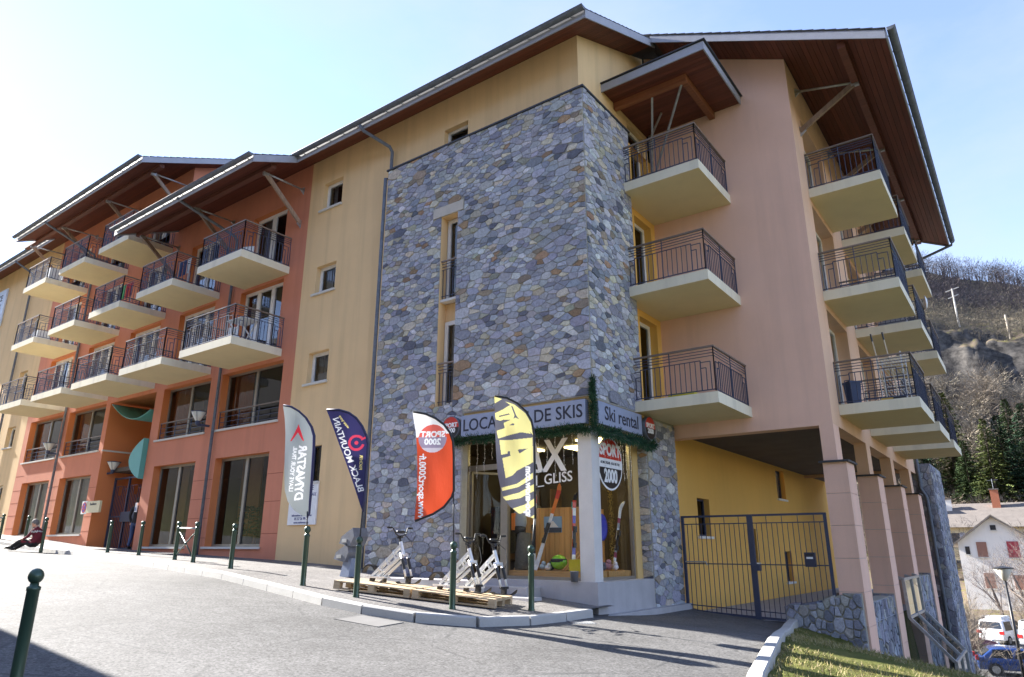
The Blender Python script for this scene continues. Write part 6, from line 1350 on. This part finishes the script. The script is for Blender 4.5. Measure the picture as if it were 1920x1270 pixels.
# mass of bare wood on the slope: one body of scrub that nobody could count
def scrub(n, xr, yr, hr, cols, seed, name, label, cond=None, blades=26):
    rg = random.Random(seed); mb = MB(); k = 0
    while k < n:
        x, y = rg.uniform(*xr), rg.uniform(*yr); k += 1
        if cond and not cond(x, y): continue
        z = terr(x, y); h = rg.uniform(*hr); c0 = rg.choice(cols); base = Vector((x, y, z-.2))
        mb.tube([base, base+Vector((rg.gauss(0,.06)*h, rg.gauss(0,.06)*h, h*.55))], [h*.018, h*.008], 3, 0, c0, False)
        cr, cc = h*rg.uniform(.3,.42), base+Vector((0,0,h*.58))
        for b in range(blades):
            v = Vector((rg.gauss(0,1), rg.gauss(0,1), rg.gauss(0,1))).normalized(); o = cc+Vector((v.x, v.y, v.z*1.15))*cr*rg.random()**.45
            d = (v+Vector((rg.gauss(0,.5), rg.gauss(0,.5), .55+rg.gauss(0,.3)))).normalized()*h*rg.uniform(.07,.17); w = d.orthogonal().normalized()*h*.0055; t_ = rg.uniform(.6,1.4); c = tuple(q*t_ for q in c0)
            mb.add([o-w, o+w, o+d], [(0,1,2)], 0, c)
    return stuff(mb.build(name, SCR), label, 'woodland')
SCR = attr_mat('scrub_twigs', .95, .2, 2, 0, .1)
scrub(800, (-40, 24), (112, 138), (4, 8), [(.26,.22,.17),(.30,.26,.19),(.20,.165,.13)], 1, 'bare_woodland', 'pale bare woodland on the slope below the cliff', None, 150)
scrub(420, (-18, 30), (150, 172), (2.5, 5.5), [(.21,.18,.135),(.15,.13,.10)], 2, 'hill_scrub', 'pale scrub on the ledge above the cliff', None, 90)
scrub(1300, (-40, 45), (176, 226), (4.5, 8), [(.085,.072,.082),(.11,.09,.09),(.065,.058,.068),(.13,.115,.10)], 3, 'hilltop_woodland', 'dark bare woodland covering the hilltop', None, 80)
scrub(300, (-30, 14), (93, 112), (3, 6), [(.17,.14,.115),(.22,.18,.14)], 4, 'house_woodland', 'bare undergrowth behind the houses', None, 150)
# utility poles on the ledge
up_ = thing('utility_pole', 'white crossarm utility pole on the hill ledge', 'utility pole', (1.0, 158, terr(1.0,158))); MB().tube([(0,0,-1),(0,0,10)], [.22,.16], 8).build('pole', plain('pole_white', (.42,.40,.37), .8), up_)
for z, w in ((9.8,2.6),(8.2,2.0)): MB().bar((-w/2,0,z-.3),(w/2,0,z+.3), .2, .2).build('crossarm', plain('crossarm_%d' % int(z), (.42,.40,.37), .8), up_)
u2 = thing('utility_pole', 'plain wooden pole on the hill ledge', 'utility pole', (9.2, 154, terr(9.2,154))); MB().tube([(0,0,-1),(0,0,5.5)], .16, 8).build('pole', plain('pole_wood', (.5,.42,.32), .8), u2); MB().lathe([(.18,5.5),(.02,5.62)], n=8).build('pole_cap', STEEL, u2)
# dark evergreen shrubs at the foot of the buttress
SH = attr_mat('shrub_leaves', .8, .2, 5, 0, .2)
def leafy(rg, R, n, tint):
    mb = MB()
    for k in range(n):
        v = Vector((rg.gauss(0,1),rg.gauss(0,1),abs(rg.gauss(0,1)))).normalized()*R*rg.uniform(.45,1); s_ = v.orthogonal().normalized()*.05; d = Vector((rg.gauss(0,1),rg.gauss(0,1),rg.gauss(0,1))).normalized()*.08; mb.add([v-d, v+s_, v+d, v-s_], [(0,1,2,3)], 0, tuple(q*rg.uniform(.5,1.5) for q in tint))
    st_ = MB()
    for k in range(6): st_.tube([(0,0,-.3),(rg.gauss(0,.3)*R,rg.gauss(0,.3)*R,.7*R)], .02, 4)
    return st_.mesh('stems', BARKD), mb.mesh('leaves', SH)
LS = [leafy(rg, 1.2, 2600, (.04,.055,.03)), leafy(rg, 1.2, 2600, (.05,.045,.045))]
for lab, me, x, y, s_ in (('dark evergreen shrub at the foot of the glass bay', LS[0], 5.9, 13.5, 1.0), ('dark shrub in the shade below the verge', LS[1], 6.6, 10.5, 1.1), ('low evergreen shrub beside the rear buttress', LS[0], 5.2, 19.5, 1.3), ('brownish shrub on the bank above the car park', LS[1], 5.6, 26, 1.3)): tree_thing('leafy_shrub', lab, 'shrub', me, (x, y, gz_(x, y)-.1), s_, rg.uniform(0,6), None, ('stems','leaves'))
# house across the street, left of the view, whose gable shades the foreground
ht = thing('house', 'plain grey house across the street shading the foreground road', 'house'); hx0, hx1, hy0, hy1, hz = -17.5, -9.5, -19, -9.75, .6
w = MB(); w.prism([(hy0,hz-1),(hy1,hz-1),(hy1,6.4),((hy0+hy1)/2,9.6),(hy0,6.4)], hx0, hx1, lambda p, q, d: (d, p, q)); w.build('wall', CRW, ht, normals=True)
r = MB(); ym = (hy0+hy1)/2
for s_, yo in ((-1, hy0-.5), (1, hy1+.5)): r.add([(hx0-.4,yo,6.05),(hx1+.4,yo,6.05),(hx1+.4,ym,9.62),(hx0-.4,ym,9.62),(hx0-.4,yo,6.25),(hx1+.4,yo,6.25),(hx1+.4,ym,9.85),(hx0-.4,ym,9.85)], [(0,1,2,3),(7,6,5,4),(0,4,5,1),(1,5,6,2),(2,6,7,3),(3,7,4,0)])
ro = r.build('roof', RTILE, ht, normals=True); MB().box(-11.2,-10.5,-10.6,-9.9,6.5,8.0).build('chimney', BRICK, ro)
for x in (-15.5,-12): 
    for z in (2.2,4.8): MB().box(x-.5,x+.5,hy1+.002,hy1+.06,z-.7,z+.7).build('window', plain('house_glass_b', (.08,.09,.1), .2), ht)
# ------------------------------------------------------------------ people
SKIN = plain('skin', (.55,.33,.24), .6)
def skin_body(name, J, E_, mats_fn, parent, root=0, sub=2):
    """one continuous surface grown round a skeleton: J joint -> (xyz, radius), E_ edges"""
    me = bpy.data.meshes.new(name); me.from_pydata([j[0] for j in J], E_, []); o = link(name, me, parent)
    md = o.modifiers.new('skin', 'SKIN'); md.use_smooth_shade = True; md.branch_smoothing = .3
    for i, j in enumerate(J):
        r = j[1]; r = r if isinstance(r, tuple) else (r, r); me.skin_vertices[0].data[i].radius = r
        me.skin_vertices[0].data[i].use_root = (i == root)
    sb_ = o.modifiers.new('sub', 'SUBSURF'); sb_.levels = sub; sb_.render_levels = sub
    bpy.context.view_layer.update(); dg = bpy.context.evaluated_depsgraph_get(); nm = bpy.data.meshes.new_from_object(o.evaluated_get(dg)); o.modifiers.clear(); o.data = nm
    nm.materials.clear(); ms = []
    idx = []
    for p in nm.polygons:
        m = mats_fn(p.center)
        if m not in ms: ms.append(m)
        idx.append(ms.index(m))
    for m in ms: nm.materials.append(m)
    nm.polygons.foreach_set('material_index', idx); nm.polygons.foreach_set('use_smooth', [True]*len(nm.polygons)); return o
def hand(parent, wrist, d, side, m=SKIN):
    d = Vector(d).normalized(); s_ = Vector(side).normalized(); w = Vector(wrist); mb = MB()
    mb.tube([w, w+d*.05, w+d*.09], [.026,.036,.034], 8)
    for i, l in enumerate((.066,.075,.07,.055)):
        b = w+d*.088+s_*(-.027+.018*i); n_ = d.cross(s_); mb.tube([b, b+d*l*.5+n_*.004, b+d*l*.9+n_*.016], [.0095,.009,.007], 6)
    t = w+d*.03-s_*.034; mb.tube([t, t+(d-s_*.8)*.03, t+(d*1.3-s_*.8)*.045], [.012,.011,.009], 6); return mb.build('hand', m, parent, smooth=True)
def head(parent, c, look, hair_m, hat=None):
    c = Vector(c); l = Vector(look).normalized(); s_ = l.cross(Vector((0,0,1))).normalized(); h = MB(); h.sphere((0,0,0), .105, 12, sc=(.86,.98,1.18))
    rot = Matrix((s_, l, s_.cross(l))).transposed().to_4x4(); mx = Matrix.Translation(c)@rot; b = MB().join(h, mx); o = b.build('head', SKIN, parent, smooth=True)
    P_ = lambda x, y, z: mx@Vector((x, y, z))
    f = MB(); f.tube([P_(0,.10,.02), P_(0,.128,-.025), P_(0,.1,-.035)], [.008,.016,.01], 6); f.build('nose', SKIN, o, smooth=True)
    for sx in (-1, 1):
        e = MB(); e.sphere(P_(sx*.036,.092,.01), .012, 6); e.build('eye', BLACK, o); e = MB(); e.sphere(P_(sx*.09,0,-.01), .026, 6, sc=(.6,.8,1.2)); e.build('ear', SKIN, o)
    m = MB(); m.tube([P_(-.024,.094,-.06), P_(0,.1,-.062), P_(.024,.094,-.06)], .006, 5); m.build('mouth', plain('lips', (.4,.16,.13), .5), o)
    hr = MB(); k = MB().sphere((0,-.014,.018), .115, 12, sc=(.9,1.0,1.14)); keep = [fc for fc in k.f if sum(k.v[i][2] for i in fc)/len(fc) > .02 or sum(k.v[i][1] for i in fc)/len(fc) < -.035]; k2 = MB().add(k.v, keep); hr.join(k2, mx); hr.build('hair' if not hat else 'woolly_hat', hat or hair_m, o, smooth=True)
    return o
# person sitting on the kerb
KN = plain('maroon_jumper', (.14,.012,.025), .9); TR = plain('black_trousers', (.014,.014,.018), .8); GH = plain('grey_hair', (.16,.145,.135), .8); JW = plain('jumper_white_band', (.5,.47,.47), .9); SHOE = plain('black_shoes', (.012,.012,.014), .5)
px_, py_ = -20.15, -2.14; sz = road_z(px_, py_)+.13
per = thing('person', 'person with grey hair in maroon jumper and black trousers sitting on the kerb', 'person', (px_, py_, sz), R_(208))
# local: +x is the way the legs stretch
Jb = [((0,0,.13), (.17,.19)), ((-.03,0,.30), (.165,.19)), ((.02,0,.46), (.16,.20)), ((.07,0,.58), (.12,.16)), ((.10,0,.67), .055), ((.13,0,.72), .055),
      ((.05,.19,.56), .06), ((.14,.27,.36), .048), ((.34,.20,.30), .04), ((.05,-.19,.56), .06), ((.14,-.27,.36), .048), ((.34,-.20,.30), .04),
      ((.10,.10,.11), .11), ((.46,.12,.26), .09), ((.82,.13,.03), .062), ((.10,-.10,.11), .11), ((.50,-.11,.20), .09), ((.90,-.12,-.02), .062)]
Eb = [(0,1),(1,2),(2,3),(3,4),(4,5),(3,6),(6,7),(7,8),(3,9),(9,10),(10,11),(0,12),(12,13),(13,14),(0,15),(15,16),(16,17)]
def mf(c):
    if c.z > .655 and c.x > .06 and abs(c.y) < .08: return SKIN
    if c.x > .16 and c.z < .34 and abs(c.y) < .19 or c.z < .17 or c.x > .42: return TR
    return JW if .50 < c.z < .56 and c.x < .05 else KN
skin_body('body', Jb, Eb, mf, per)
head(per, (.19,0,.80), (1,0,-.75), GH)
hand(per, (.34,.20,.30), (1,-.25,-.25), (0,1,0)); hand(per, (.34,-.20,.30), (1,.25,-.2), (0,-1,0))
for a, y, z in ((.84,.13,.0),(.92,-.12,-.04)):
    s_ = MB(); s_.sphere((a+.07,y,z+.03), .06, 10, sc=(2.2,.8,.75)); s_.box(a-.06,a+.19,y-.04,y+.04,z-.03,z-.005); s_.build('shoe', SHOE, per, smooth=True)
# person behind the entrance gate, hand on the intercom side
JK = plain('dark_jacket', (.02,.02,.026), .8); JN = plain('blue_jeans', (.05,.09,.2), .85)
p2 = thing('person', 'person in dark jacket and blue jeans standing at the entrance gate', 'person', (-19.35, .62, road_z(-19.35,-1.4)+.13), R_(40))
J2 = [((0,0,.92), (.13,.16)), ((0,0,1.10), (.12,.15)), ((0,.02,1.32), (.13,.18)), ((0,.02,1.44), (.09,.13)), ((0,.03,1.53), .055), ((0,.04,1.58), .055),
      ((.20,.02,1.42), .062), ((.30,.05,1.16), .05), ((.36,.26,1.20), .04), ((-.20,.02,1.42), .062), ((-.25,.02,1.13), .05), ((-.22,.14,.92), .04),
      ((.09,0,.85), .10), ((.11,.03,.48), .072), ((.11,0,.09), .05), ((-.09,0,.85), .10), ((-.11,.06,.48), .072), ((-.12,-.03,.09), .05)]
def mf2(c):
    if c.z > 1.5 and abs(c.x) < .09: return SKIN
    return JN if c.z < .9 and abs(c.x) < .2 else JK
skin_body('body', J2, Eb, mf2, p2); head(p2, (0,.05,1.68), (.3,1,-.1), plain('dark_hair', (.03,.02,.015), .7))
hand(p2, (.36,.26,1.20), (.2,1,.1), (1,0,0)); hand(p2, (-.22,.14,.92), (0,.4,-1), (1,0,0))
for a, y in ((.11,.05),(-.12,.02)): s_ = MB(); s_.sphere((a,y+.03,.05), .055, 10, sc=(.85,2.3,.8)); s_.box(a-.045,a+.045,y-.09,y+.16,0,.02); s_.build('shoe', SHOE, p2, smooth=True)
